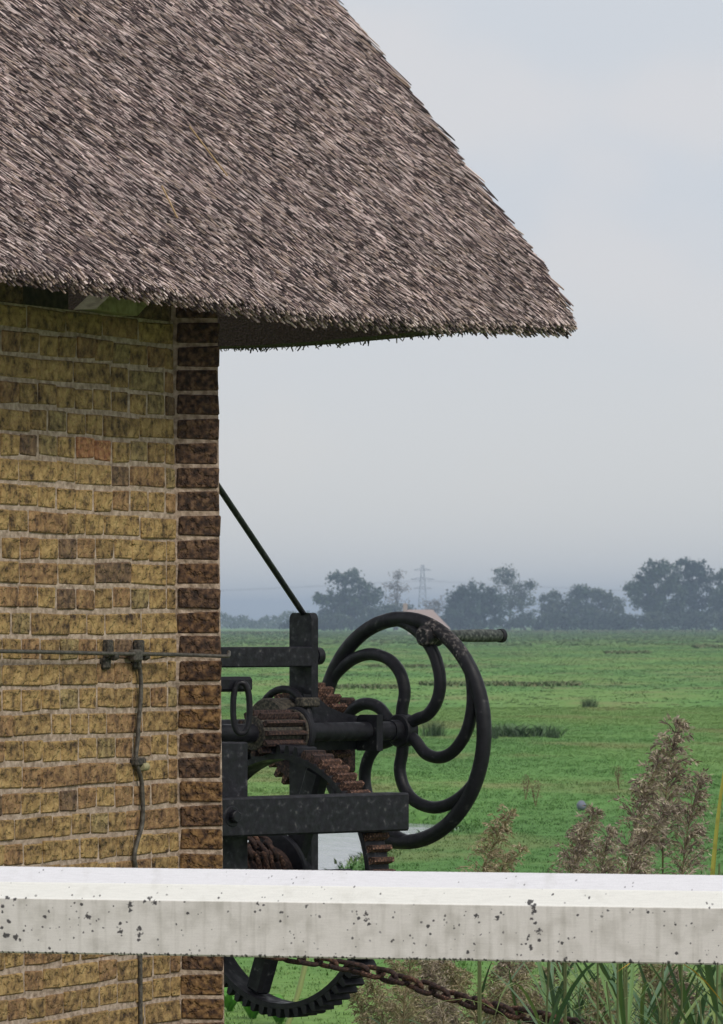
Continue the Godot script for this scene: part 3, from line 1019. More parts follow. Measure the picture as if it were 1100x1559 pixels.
	obj("rail_pin", lathe([Vector2(0, 0), Vector2(0, 0.02), Vector2(0.03, 0.02), Vector2(0.03, 0.024), Vector2(0.052, 0.024), Vector2(0.056, 0.019), Vector2(0.056, 0)], 14), M.black, win, Vector3(p1 - 0.003, (ry0 + ry1) / 2.0 + 0.002, (pf + pbk) / 2.0))
	# --- bearing bracket: side plate behind the shaft and an end plate it runs through
	var bt := -24.0 * u
	var bp := []
	for p in [[468, 1142], [562, 1141], [564, 1092], [540, 1089], [520, 1085], [500, 1076], [486, 1064], [476, 1058], [462, 1056]]:
		var q := wp(p[0], p[1], bt)
		bp.append(Vector2(q.x, q.y))
	var bracket := obj("bearing_bracket", prism(bp, bt - 0.014, bt), M.black, win)
	var ex0 := wp(558, 1110, 0.0).x
	var ep := []
	var ew := 21.0 * u
	var ey0 := wp(560, 1143, 0.0).y
	var ey1 := wp(560, 1088, 0.0).y
	ep = [Vector2(-ew, ey0), Vector2(ew, ey0), Vector2(ew, ey1 - 0.012), Vector2(ew - 0.005, ey1 - 0.003), Vector2(ew - 0.014, ey1), Vector2(-ew, ey1)]
	obj("end_plate", prism(ep, -0.012, 0.012), M.black, bracket, Vector3(ex0 + 0.012, 0, 0), Basis(Vector3(0, 0, -1), Vector3(0, 1, 0), Vector3(1, 0, 0)))
	wbox("bracket_foot", wp(448, 1062, bt) + Vector3(0, 0, 0.0), wp(476, 1076, bt) + Vector3(0, 0, 0.03), M.old_iron, bracket)
	# --- lower beam on the near side with its short post and bolt
	var nt := 236.0 * u
	var b0 := wp(322, 1240, nt)
	var b1 := wp(624, 1240, nt)
	var by0 := wp(480, 1211, nt).y
	var by1 := wp(480, 1270, nt).y
	wbox("lower_beam", Vector3(b0.x, by1, nt - 0.085), Vector3(b1.x, by0, nt), M.black_wood, win, 0.005)
	var n0 := wp(330, 1200, nt - 0.09)
	var n1 := wp(377, 1200, nt - 0.09)
	var nfoot := wp(360, 1395, nt - 0.09).y
	wbox("bed_beam", Vector3(wp(300, 1400, pf).x, foot - 0.08, pbk - 0.02), Vector3(p1 + 0.03, foot, pf + 0.02), M.black_wood, win)
	wbox("bed_beam", Vector3(wp(300, 1400, nt - 0.09).x, nfoot - 0.08, nt - 0.17), Vector3(n1.x + 0.03, nfoot, nt - 0.08), M.black_wood, win)
	wbox("near_post", Vector3(n0.x, nfoot, nt - 0.16), Vector3(n1.x, wp(360, 1130, nt - 0.09).y, nt - 0.087), M.black_wood, win)
	var bolt := obj("bolt", rod(-0.012, 0.012, 0.017, 6, 0.003), M.black, win, Vector3(wp(353, 1243, nt).x, wp(353, 1243, nt).y, nt + 0.008), Basis(Vector3.UP, -PI / 2))
	obj("washer", rod(-0.016, -0.006, 0.027, 20, 0.002), M.black, bolt)
	# back arch of the frame behind the gears, resting on the ground
	# --- block with an eye that carries the loose ring
	var bl := wp(387, 1030, 0.11)
	var bl2 := wp(387, 1053, 0.11)
	wbox("hook_block", Vector3(bl.x - 0.16, bl2.y, 0.05), Vector3(bl.x, bl.y, 0.11), M.black, win, 0.008)
	# --- stay rod from the pier to the post's head
	var sa := win_inv * at(330, 738, 15.22)
	var sb := Vector3((p0 + p1) / 2.0, top - 0.004, (pf + pbk) / 2.0)
	obj("stay_rod", tube_mesh([sa, sb], [0.0085], 10), M.black, win)
	# --- loose ring hanging on the block
	var rt := thing("iron_ring", win.transform * (wp(367, 1078, 0.125)), 12.0 * DEG)
	tag(rt, "long oval iron ring hanging from the winch's block next to the pinion", "ring")
	var ring := []
	var rl := 43.0 * 15.7 / F
	var rw := 15.0 * 15.7 / F
	for k in 32:
		var a := TAU * k / 32
		ring.append(Vector3(signf(cos(a)) * pow(absf(cos(a)), 0.8) * (rw - 0.004), signf(sin(a)) * pow(absf(sin(a)), 0.85) * (rl - 0.008), 0))
	obj("ring", tube_mesh(ring, [0.0085], 10, true), M.black, rt)
	# --- chain leaving the drum towards the lower right
	var ch := thing("anchor_chain", at(520, 1470, 15.45))
	tag(ch, "rusty iron chain running from the winch drum down to the right", "chain")
	var path := []
	for p in [[395, 1448, 15.55], [440, 1456, 15.52], [480, 1462, 15.5], [530, 1472, 15.45], [580, 1483, 15.4], [640, 1501, 15.3], [700, 1521, 15.2], [780, 1541, 15.0], [860, 1557, 14.85], [960, 1580, 14.7], [1080, 1620, 14.5]]: path.append(at(p[0], p[1], p[2]) - ch.position)
	chain_along(smooth_path(path, 5), 0.0475, lm, "link", ch, [M.rust_dark, M.rust, M.rust_dark], Vector3(0.1, 1, 0.2))

# ------------------------------------------------------------------ white rail
func rail_texture() -> ImageTexture:
	# 2048 x 192 over photograph columns -150 to 1250 and rows 0 to 131 below the top edge
	var w := 2048
	var h := 192
	var img := Image.create(w, h, false, Image.FORMAT_RGB8)
	var n := FastNoiseLite.new()
	n.seed = 3
	n.frequency = 0.012
	n.fractal_octaves = 5
	var st_ := FastNoiseLite.new()
	st_.seed = 6
	st_.frequency = 0.02
	st_.fractal_octaves = 4
	for j in h:
		for i in w:
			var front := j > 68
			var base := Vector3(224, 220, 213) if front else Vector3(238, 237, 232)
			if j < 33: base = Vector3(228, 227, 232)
			var dirt := n.get_noise_2d(i, j) * 0.5 + 0.5
			var streak := st_.get_noise_2d(i * 2.2, j * 0.16) * 0.5 + 0.5
			var k := 0.0
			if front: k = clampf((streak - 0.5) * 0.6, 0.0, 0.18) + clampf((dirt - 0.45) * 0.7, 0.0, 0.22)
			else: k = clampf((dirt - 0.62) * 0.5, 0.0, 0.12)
			var g := st_.get_noise_2d(i * 9.0, j * 9.0) * 5.0 + st_.get_noise_2d(i * 0.9, j * 14.0 + 300.0) * 7.0
			var c := base.lerp(Vector3(140, 136, 124), k) + Vector3(g, g, g)
			img.set_pixel(i, j, Color8(int(clampf(c.x, 0, 255)), int(clampf(c.y, 0, 255)), int(clampf(c.z, 0, 255))))
	var dab := func(px: float, row: float, r: float, dark: float) -> void:
		var cx := (px + 150.0) / 1400.0 * w
		var cy := row / 131.0 * h
		var rr := r * w / 1400.0
		for y in range(int(cy - rr - 3), int(cy + rr + 4)):
			for x in range(int(cx - rr - 3), int(cx + rr + 4)):
				if x < 0 or y < 0 or x >= w or y >= h: continue
				var dd := Vector2(x - cx, y - cy).length() / rr + st_.get_noise_2d(x * 5.0, y * 5.0) * 1.1
				if dd < 1.0:
					var c := img.get_pixel(x, y)
					img.set_pixel(x, y, c.lerp(Color8(40, 38, 40), dark * clampf((1.0 - dd) * 3.0, 0.0, 1.0)))
	# lichen and chipped spots, where the photograph shows them (column, rows below the top edge, radius)
	for s in [[11, 46, 4], [4, 60, 4], [14, 82, 3.5], [9, 104, 5.5], [24, 107, 5], [30, 110, 3.5], [37, 96, 2], [2, 92, 3], [3, 68, 2.5], [23, 49, 3], [127, 54, 3], [137, 73, 6], [145, 96, 2], [116, 106, 2], [76, 67, 2.5], [70, 75, 3], [77, 124, 3], [188, 84, 3], [188, 95, 4.5], [204, 53, 5], [204, 63, 4], [218, 90, 5], [218, 101, 5], [216, 108, 4], [226, 49, 3], [232, 44, 4], [242, 50, 4], [293, 66, 3], [275, 83, 1.6], [400, 50, 3], [397, 62, 2], [410, 52, 2], [437, 62, 3], [435, 76, 2.5], [548, 78, 2], [566, 62, 4], [568, 72, 4], [571, 78, 3], [556, 70, 3], [606, 104, 2], [610, 60, 2], [660, 80, 3], [664, 92, 2], [633, 95, 2], [640, 107, 2], [720, 118, 3], [733, 64, 4], [740, 92, 2], [765, 66, 4], [770, 58, 2.5], [812, 42, 5], [818, 48, 5], [820, 56, 4], [816, 66, 3], [822, 73, 3], [827, 85, 5], [828, 98, 3], [812, 92, 2.5], [810, 97, 2.5], [801, 105, 2], [815, 110, 4], [857, 100, 2], [862, 103, 2.5], [858, 89, 1.5], [885, 60, 2], [930, 52, 2.5], [866, 126, 4], [963, 128, 3], [1031, 115, 3], [1030, 72, 2], [990, 54, 2.5], [1066, 126, 2.5], [1003, 107, 1.5], [1075, 40, 2], [968, 50, 2], [900, 34, 2], [845, 30, 2]]:
		dab.call(s[0], s[1], s[2] * 0.88, 0.78)
	rng.seed = 17
	for k in 230:
		dab.call(rng.randf_range(-150, 1250), rng.randf_range(40, 128), rng.randf_range(0.7, 1.9), rng.randf_range(0.3, 0.8))
	for k in 60:
		dab.call(rng.randf_range(-150, 1250), rng.randf_range(3, 44), rng.randf_range(0.7, 1.4), rng.randf_range(0.2, 0.6))
	for k in 260:      # mossy lower arris
		dab.call(rng.randf_range(-150, 1250), rng.randf_range(128.5, 131), rng.randf_range(1.0, 2.2), 0.7)
	return ImageTexture.create_from_image(img)
func make_rail() -> void:
	var a := at(0, 1321, 11.75)
	var b := at(1100, 1337, 11.33)
	b.y = a.y
	var along := (b - a) / 1100.0                     # metres to a column
	var l := a - along * 150.0
	var r := a + along * 1250.0
	var o := thing("white_railing", Vector3((l.x + r.x) / 2.0, 0, (l.z + r.z) / 2.0))
	tag(o, "white painted timber rail spotted with dark lichen across the foreground", "railing")
	var org := o.position
	var out := along.cross(Vector3.UP).normalized()
	if out.z < 0: out = -out
	# profile: (out of the face, down from the top, texture row)
	var px := 11.6 / F
	var prof := [[-0.060, 0.0, 0.0], [-0.022, 24.0 * px, 24.0], [-0.004, 45.0 * px, 45.0], [0.0, 48.0 * px, 48.0], [0.0, 129.0 * px, 129.5], [-0.004, 131.5 * px, 131.0], [-0.115, 131.5 * px, 131.0], [-0.115, 45.0 * px, 45.0], [-0.1, 24.0 * px, 24.0], [-0.068, 0.0, 0.0]]
	var st := begin()
	var n := prof.size()
	for i in n:
		var p: Array = prof[i]
		var q: Array = prof[(i + 1) % n]
		var P: Vector3 = out * p[0] - Vector3(0, p[1], 0)
		var Q: Vector3 = out * q[0] - Vector3(0, q[1], 0)
		var nn := (r - l).cross(Q - P).normalized()
		if nn.dot((P + Q) / 2.0 - (out * -0.058 - Vector3(0, 0.09, 0))) < 0: nn = -nn
		var quad := [[l + P, 0.0, p[2]], [r + P, 1.0, p[2]], [r + Q, 1.0, q[2]], [l + Q, 0.0, q[2]]]
		var order := [0, 1, 2, 0, 2, 3]
		if (quad[1][0] - quad[0][0]).cross(quad[2][0] - quad[0][0]).dot(nn) > 0: order = [0, 2, 1, 0, 3, 2]
		for k in order:
			st.set_normal(nn)
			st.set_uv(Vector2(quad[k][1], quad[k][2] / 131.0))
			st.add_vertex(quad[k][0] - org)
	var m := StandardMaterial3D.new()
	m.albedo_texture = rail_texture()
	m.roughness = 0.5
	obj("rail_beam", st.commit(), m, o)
	var pm := mat(0.5, c8(226, 225, 218))
	for e in [l + along * 20.0, r - along * 20.0]:
		var y: float = a.y - 131.5 * px
		obj("railing_post", box_mesh(Vector3(0.12, y, 0.11), 0.008), pm, o, Vector3(e.x, y / 2.0, e.z) - out * 0.058 - org)

# ------------------------------------------------------------------ reeds
func strip(st: SurfaceTool, pts: Array, wid: Array, face: Vector3, col: Color) -> void:
	for i in pts.size() - 1:
		var t: Vector3 = (pts[i + 1] - pts[i]).normalized()
		var s := t.cross(face).normalized()
		var n := s.cross(t).normalized()
		var a: Vector3 = pts[i] - s * wid[i]
		var b: Vector3 = pts[i] + s * wid[i]
		var c: Vector3 = pts[i + 1] + s * wid[i + 1]
		var d: Vector3 = pts[i + 1] - s * wid[i + 1]
		st.set_color(col)
		tri(st, a, b, c, n, n, n)
		if wid[i + 1] > 0.0: tri(st, a, c, d, n, n, n)
# one feathery plume, base at the origin, leaning along +x
func plume_mesh(hgt: float, droop: float, tint: int) -> ArrayMesh:
	var st := begin()
	var axis := []
	for k in 11:
		var f := k / 10.0
		axis.append(Vector3(droop * f * f * hgt, hgt * f * (1.0 - 0.12 * f * droop), 0))
	st.set_color(lin(120, 106, 74))
	tube(st, axis, [0.0022, 0.0021, 0.002, 0.0018, 0.0016, 0.0014, 0.0012, 0.001, 0.0008, 0.0007, 0.0005], 5)
	var pal: Array = [[lin(166, 152, 136), lin(132, 116, 106), lin(200, 188, 168), lin(104, 90, 84), lin(154, 148, 112)], [lin(168, 154, 122), lin(146, 132, 106), lin(196, 182, 156), lin(122, 110, 86), lin(150, 152, 98)]][tint]
	for k in 150:
		var f := pow(rng.randf(), 0.85)
		var i := mini(int(f * 10.0), 9)
		var base: Vector3 = (axis[i] as Vector3).lerp(axis[i + 1], f * 10.0 - i)
		var a := rng.randf() * TAU
		var out := Vector3(cos(a) + 0.35, 0, sin(a) * 0.8).normalized()
		var l := hgt * 0.43 * (1.0 - 0.72 * f) * rng.randf_range(0.6, 1.15) * (0.6 + 0.4 * minf(1.0, f * 5.0))
		var rise := rng.randf_range(0.7, 1.5)
		var pts := []
		for q in 5:
			var g := q / 4.0
			pts.append(base + out * l * g * 0.72 + Vector3(0, l * (rise * g - 0.8 * g * g), 0))
		var c: Color = pal[rng.randi() % pal.size()]
		strip(st, pts, [0.0011, 0.001, 0.0009, 0.0007, 0.0], Vector3(rng.randfn(), rng.randfn(), 1).normalized(), c)
		for q in 17:
			var g := rng.randf_range(0.12, 1.0)
			var ii := mini(int(g * 4.0), 3)
			var p: Vector3 = (pts[ii] as Vector3).lerp(pts[ii + 1], g * 4.0 - ii)
			var t: Vector3 = (pts[ii + 1] - pts[ii]).normalized()
			var d := (t + Vector3(rng.randfn(), rng.randfn() - 0.25, rng.randfn()) * 0.45).normalized()
			var s := d.cross(Vector3(rng.randfn(), rng.randfn(), rng.randfn())).normalized()
			var len_ := rng.randf_range(0.009, 0.017)
			var w := rng.randf_range(0.0010, 0.0022)
			var cc: Color = pal[rng.randi() % pal.size()]
			st.set_color(cc.lerp(c, 0.4))
			var n := s.cross(d)
			tri(st, p, p + d * len_ * 0.5 + s * w, p + d * len_, n, n, n)
			tri(st, p, p + d * len_, p + d * len_ * 0.5 - s * w, n, n, n)
	return st.commit()
func leaf_mesh(l: float, w: float, bend: float, col: Color) -> ArrayMesh:
	var st := begin()
	var pts := []
	var wid := []
	for k in 9:
		var f := k / 8.0
		pts.append(Vector3(l * (f * 0.55 + f * f * 0.35 * bend), l * (f * 0.85 - f * f * f * 0.75 * bend), sin(f * 3.0) * 0.012))
		wid.append(w * (0.55 + 0.45 * minf(1.0, f * 4.0)) * pow(1.0 - f, 0.55))
	# folded along the midrib
	for s in [-1.0, 1.0]:
		for i in 8:
			var t: Vector3 = (pts[i + 1] - pts[i]).normalized()
			var side: Vector3 = t.cross(Vector3(-0.6, 0.8, 0)).normalized() * s
			var lift := Vector3(-0.3, 0.5, 0) * 0.35
			var n: Vector3 = (Vector3(-0.5, 0.8, 0) - side * 0.3).normalized()
			var a: Vector3 = pts[i]
			var b: Vector3 = pts[i] + (side + lift) * wid[i]
			var c: Vector3 = pts[i + 1] + (side + lift) * wid[i + 1]
			st.set_color(col.lerp(Color(col.r * 1.35, col.g * 1.25, col.b * 0.95), 0.5 if s > 0 else 0.0))
			tri(st, a, b, c, n, n, n)
			tri(st, a, c, pts[i + 1], n, n, n)
	return st.commit()
var plumes := []
var leaves := []
var gold: ArrayMesh
func reed_plant(foot: Vector3, tall: float, plume: int, pscale: float, nleaf: int, turn: float, label: String, group: String, low := 0.35, hi := 0.8, sway := true) -> Node3D:
	var o := thing("reed_plant", foot, turn)
	tag(o, label, "reed", group)
	var lean := Vector3(rng.randf_range(-0.03, 0.08), 0, rng.randf_range(-0.05, 0.05)) * (1.0 if sway else 0.0)
	var pts := []
	for k in 6: pts.append(Vector3(0, tall * k / 5.0, 0) + lean * pow(k / 5.0, 2.0))
	var st := begin()
	st.set_color(lin(96, 106, 66))
	tube(st, pts, [0.0036, 0.0034, 0.003, 0.0028, 0.0025, 0.002], 6)
	obj("stem", st.commit(), M.leaf, o)
	for k in nleaf:
		var f := rng.randf_range(low, hi)
		var sc := rng.randf_range(0.75, 1.2)
		obj("leaf", leaves[rng.randi() % leaves.size()], M.leaf, o, Vector3(0, tall * f, 0) + lean * f * f, Basis(Vector3.UP, rng.randf() * TAU).scaled(Vector3.ONE * sc))
	if plume >= 0:
		obj("plume", plumes[plume], M.leaf, o, Vector3(0, tall, 0) + lean, Basis(Vector3.UP, rng.randf_range(-0.5, 0.5) if sway else 0.0).scaled(Vector3.ONE * pscale))
	return o
func make_reeds() -> void:
	rng.seed = 23
	for k in 6: plumes.append(plume_mesh(0.3, [0.1, 0.25, 0.4, 0.15, 0.3, 0.5][k], 0 if k < 4 else 1))
	var greens := [lin(92, 122, 82), lin(106, 138, 86), lin(80, 112, 82), lin(124, 146, 90), lin(100, 128, 100)]
	for k in 10: leaves.append(leaf_mesh(rng.randf_range(0.28, 0.46), rng.randf_range(0.0048, 0.0092), [0.1, 0.3, 0.6, 0.9, 0.2][k % 5], greens[k % 5]))
	gold = leaf_mesh(0.42, 0.013, 0.15, lin(170, 168, 72))
	# plumes that rise above the rail: column and row of the tip, distance, size
	var seen := [
		[1030, 1106, 12.9, 1.02, 0, "tallest brown reed plume rising above the rail at the right"],
		[1004, 1160, 12.7, 0.95, 1, "bushy brown reed plume left of the tallest one"],
		[1066, 1188, 12.8, 0.9, 3, "brown reed plume between the tallest one and the yellow leaf"],
		[1022, 1225, 12.5, 0.95, 2, "low dense reed plume in front of the tallest one"],
		[905, 1238, 12.6, 0.82, 1, "brown reed plume just above the middle of the right half of the rail"],
		[884, 1262, 12.8, 0.8, 3, "short brown reed plume tucked left of the middle one above the rail"],
		[926, 1268, 12.4, 0.75, 0, "short pale reed plume tucked right of the middle one above the rail"],
		[776, 1238, 12.7, 0.75, 4, "thin greenish reed plume above the rail nearest the winch wheel"],
		[796, 1290, 12.5, 0.6, 5, "low thin reed plume right of the one nearest the winch wheel"]]
	for s in seen:
		var tip := at(s[0], s[1], s[2])
		var tall: float = tip.y - 0.29 * s[3]
		var back: float = [0.1, 0.25, 0.4, 0.15, 0.3, 0.5][s[4]] * 0.3 * s[3]
		reed_plant(Vector3(tip.x - back, 0, tip.z), tall, s[4], s[3], 6, 0.0, s[5], "reeds standing above the rail", 0.3, 0.75, false)
	# plumes below the rail
	for k in 32:
		var px := rng.randf_range(590, 870) if k < 26 else rng.randf_range(860, 1140)
		var tip := at(px, rng.randf_range(1420, 1540), rng.randf_range(15.7, 18.0) if px < 900 else rng.randf_range(12.6, 14.2))
		reed_plant(Vector3(tip.x, 0, tip.z), tip.y - 0.25, [1, 4, 5, 4, 5, 2][rng.randi() % 6], rng.randf_range(0.7, 1.0), 4, rng.randf() * TAU, "brown plumed reed in the thicket seen below the rail", "plumed reeds below the rail", 0.4)
	# leafy stems without plumes
	for k in 78:
		var px := rng.randf_range(820, 1180) if k < 64 else rng.randf_range(640, 820)
		var tip := at(px, rng.randf_range(1480, 1600) + (60.0 if px < 830 else 0.0), rng.randf_range(15.6, 18.0) if px < 940 else rng.randf_range(12.3, 15.0))
		reed_plant(Vector3(tip.x, 0, tip.z), tip.y, -1, 1.0, 13, rng.randf() * TAU, "leafy green reed in the thicket seen below the rail", "leafy reeds below the rail", 0.3, 0.95)
	# green leaves that peep over the rail
	for s in [[815, 1300, 12.6, "green reed leaves over the rail beside the thin plume"], [960, 1300, 12.7, "green reed leaves over the rail left of the tall plumes"], [1085, 1230, 12.6, "tall green reed leaves over the rail at the right edge"]]:
		var tip := at(s[0], s[1], s[2])
		reed_plant(Vector3(tip.x, 0, tip.z), tip.y - 0.12, -1, 1.0, 8, rng.randf() * TAU, s[3], "leafy reeds above the rail", 0.6)
	# yellow leaf standing at the right edge, and one lying under the rail
	var p := at(1094, 1335, 12.45)
	var y := reed_plant(Vector3(p.x, 0, p.z), p.y, -1, 1.0, 3, 0.4, "reed with an upright bright yellow leaf at the right edge", "leafy reeds above the rail", 0.2)
	obj("yellow_leaf", gold, M.leaf, y, Vector3(-0.02, p.y - 0.09, 0), Basis(Vector3(0, 0, 1), 0.55))
	p = at(1110, 1462, 12.3)
	y = reed_plant(Vector3(p.x, 0, p.z), p.y + 0.02, -1, 1.0, 3, PI, "reed with a drooping orange-yellow leaf just below the rail", "leafy reeds below the rail", 0.2)
	obj("yellow_leaf", leaf_mesh(0.3, 0.009, 0.75, lin(200, 160, 60)), M.leaf, y, Vector3(0, p.y - 0.11, 0), Basis(Vector3.UP, 0.2))
	# dark undergrowth of the reed bed
	var xf := []
	var cols := []
	var tf := tuft(8, 0.25, 0.014, 0.5)
	for k in 2200:
		var d := rng.randf_range(12.4, 18.5)
		var px := rng.randf_range(560, 1250)
		if d < 15.7 and px < 960: continue
		var g := at(px, HOR, d)
		g.y = 0
		var hh := rng.randf_range(0.45, 0.95) * (0.75 if px < 760 else 1.0)
		xf.append(Transform3D(Basis(Vector3.UP, rng.randf() * TAU).scaled(Vector3(hh * 0.7, hh, hh * 0.7)), g))
		var c := lin(66, 88, 52).lerp(lin(110, 98, 80), rng.randf() * 0.8)
		cols.append(c)
	tag(scatter("reed_undergrowth", tf, M.grass, self, xf, cols), "dark green and brown undergrowth at the foot of the reeds", "undergrowth")

# ------------------------------------------------------------------ field plants
func make_field_plants() -> void:
	rng.seed = 29
	var rush := tuft(260, 0.6, 0.012, 0.55)
	for s in [[765, 1118, 0.26, 2.2, "dark green rush clump beside the wheel rim in the meadow"], [808, 1119, 0.26, 2.8, "widest dark green rush clump right of the winch wheel"], [843, 1121, 0.2, 0.8, "small rush clump at the right end of the dark clumps"], [660, 1118, 0.3, 0.9, "rush clump seen between the winch wheel's spokes"], [897, 1074, 0.25, 1.0, "small lone rush clump far out in the meadow"], [745, 1122, 0.25, 0.9, "low rush clump nearest the wheel rim"]]:
		var g := ground_at(s[0], s[1] + 3)
		var st := begin()
		var o := thing("rush_clump", g)
		tag(o, s[4], "rush", "rush clumps in the meadow")
		var m := leafy(0.3)
		m.albedo_color = c8(84, 112, 72)
		obj("blades", rush, m, o, Vector3.ZERO, Basis(Vector3.UP, rng.randf() * TAU).scaled(Vector3(s[2] * s[3], s[2], s[2] * s[3])))
	for s in [[815, 1222, "brown dock plant gone to seed above the thin reed plume"], [942, 1196, "small brown dock plant gone to seed right of the grey lump"], [800, 1212, "faded dock plant left of the larger brown one"]]:
		var g := ground_at(s[0], s[1] + 6)
		var o := thing("dock_plant", g)
		tag(o, s[2], "plant", "brown dock plants in the meadow")
		var st := begin()
		st.set_color(lin(110, 92, 66))
		for q in 3: tube(st, [Vector3(0, 0, 0), Vector3(rng.randf_range(-0.05, 0.05), 0.22, rng.randf_range(-0.05, 0.05))], [0.005, 0.003], 4)
		obj("stalks", st.commit(), M.leaf, o)
		st = begin()
		for q in 260:
			var p := Vector3(rng.randfn() * 0.035, rng.randf_range(0.09, 0.27), rng.randfn() * 0.035)
			var a := Vector3(rng.randfn(), rng.randfn(), rng.randfn()).normalized() * 0.012
			var b := Vector3(rng.randfn(), rng.randfn(), rng.randfn()).normalized() * 0.012
			st.set_color(lin(128, 98, 76).lerp(lin(92, 70, 58), rng.randf()))
			var n := a.cross(b).normalized()
			tri(st, p, p + a, p + b, n, n, n)
		obj("seed_head", st.commit(), M.leaf, o)
	# grey lump in the grass
	var g := ground_at(885, 1234)
	var st := begin()
	var sph := SphereMesh.new()
	sph.radius = 0.05
	sph.height = 0.09
	sph.radial_segments = 20
	sph.rings = 12
	var arr := sph.get_mesh_arrays()
	var vs: PackedVector3Array = arr[Mesh.ARRAY_VERTEX]
	for i in vs.size():
		vs[i] *= 1.0 + 0.18 * patch.get_noise_3dv(vs[i] * 900.0)
		vs[i].y *= 1.15
	arr[Mesh.ARRAY_VERTEX] = vs
	var am := ArrayMesh.new()
	am.add_surface_from_arrays(Mesh.PRIMITIVE_TRIANGLES, arr)
	tag(obj("field_stone", am, mat(0.9, c8(118, 122, 138)), self, g + Vector3(0, 0.05, 0)), "small blue-grey rounded lump lying in the meadow grass", "stone")
	# pale dry stalk behind the main gear
	var a := ground_at(436, 1566)
	var o := thing("dry_stalk", a)
	tag(o, "pale dry stalk standing behind the winch's big gear", "stalk")
	var topp := at(470, 1440, -a.z) - a
	var s2 := begin()
	s2.set_color(lin(150, 160, 104))
	tube(s2, smooth_path([Vector3.ZERO, topp * 0.5 + Vector3(0.01, 0, 0), topp], 4), [0.014, 0.012], 6)
	obj("stem", s2.commit(), M.leaf, o)
	# broad-leaved weeds at the foot of the picture, behind the gear
	for q in [[385, 1552], [350, 1540], [425, 1560]]:
		var p := ground_at(q[0], q[1])
		var wd := thing("broadleaf_weed", p)
		tag(wd, "bright green broad-leaved weed in the grass below the winch gear", "weed", "weeds below the winch gear")
		for k in 8:
			obj("leaf", leaf_mesh(0.26, 0.03, 0.5, lin(86, 140, 58)), M.leaf, wd, Vector3.ZERO, Basis(Vector3.UP, TAU * k / 8.0 + rng.randf() * 0.4).scaled(Vector3.ONE * rng.randf_range(0.6, 1.1)))

# ------------------------------------------------------------------ far trees, farm, pylon
# blobs: column, row, half width, half height (photograph pixels at distance d), density
func tree(called: String, d: float, trunk_px: float, blobs: Array, label: String, dens: float, tint: Color, face := 0.55) -> void:
	var foot := at(trunk_px, HOR, d)
	foot.y = 0
	var o := thing(called, foot)
	tag(o, label, "tree", "trees along the horizon")
	var st := begin()
	var ts := begin()
	var u := d / F
	var main: Vector3 = Vector3.ZERO
	var big := d / 1150.0
	for bl in blobs: main += at(bl[0], bl[1], d) - foot
	main /= blobs.size()
	tube(ts, smooth_path([Vector3.ZERO, Vector3(main.x * 0.2, main.y * 0.5, 0), main], 3), [0.45, 0.4, 0.36, 0.32, 0.28, 0.2, 0.15], 7)
	for bl in blobs:
		var c := at(bl[0], bl[1], d) - foot
		var rx: float = bl[2] * u * 1.08
		var ry: float = bl[3] * u
		var join := Vector3(main.x * 0.3, minf(main.y * 0.55, c.y * 0.7), 0)
		tube(ts, smooth_path([join, join.lerp(c, 0.5) + Vector3(0, 0.3, rng.randfn() * 0.5), c + Vector3(0, ry * 0.5, 0)], 2), [0.22, 0.16, 0.12, 0.08, 0.05], 5)
		var rz := (rx + ry) * 0.5
		# clumps through the blob, leaf faces round each clump
		var clumps := int(12 + rx * ry * 2.6 / (big * big))
		for q in clumps:
			var dir := Vector3(rng.randfn(), rng.randfn(), rng.randfn()).normalized()
			var rr := pow(rng.randf(), 0.45)
			var cc := c + Vector3(dir.x * rx, dir.y * ry, dir.z * rz) * rr
			var cr := rng.randf_range(0.5, 1.1) * big
			var shade := rng.randf_range(0.75, 1.25)
			if rng.randf() < 0.25: tube(ts, [c, cc], [0.07, 0.03], 3, false, false)
			for z in int(30 * dens):
				var e := Vector3(rng.randfn(), rng.randfn() * 0.7, rng.randfn()) * cr * 0.55
				var p := cc + e
				var a := Vector3(rng.randfn(), rng.randfn(), rng.randfn()).normalized() * face * big
				var b := Vector3(rng.randfn(), rng.randfn(), rng.randfn()).normalized() * face * big
				var n := (a.cross(b).normalized() + e.normalized() * 0.5 + Vector3(0, 0.3, 0)).normalized()
				if n.dot(a.cross(b)) < 0: n = -n
				st.set_color(Color(tint.r * shade, tint.g * shade, tint.b * shade))
				tri(st, p, p + a, p + b, n, n, n)
	obj("trunk", ts.commit(), M.bark, o)
	obj("crown", st.commit(), M.crown, o)
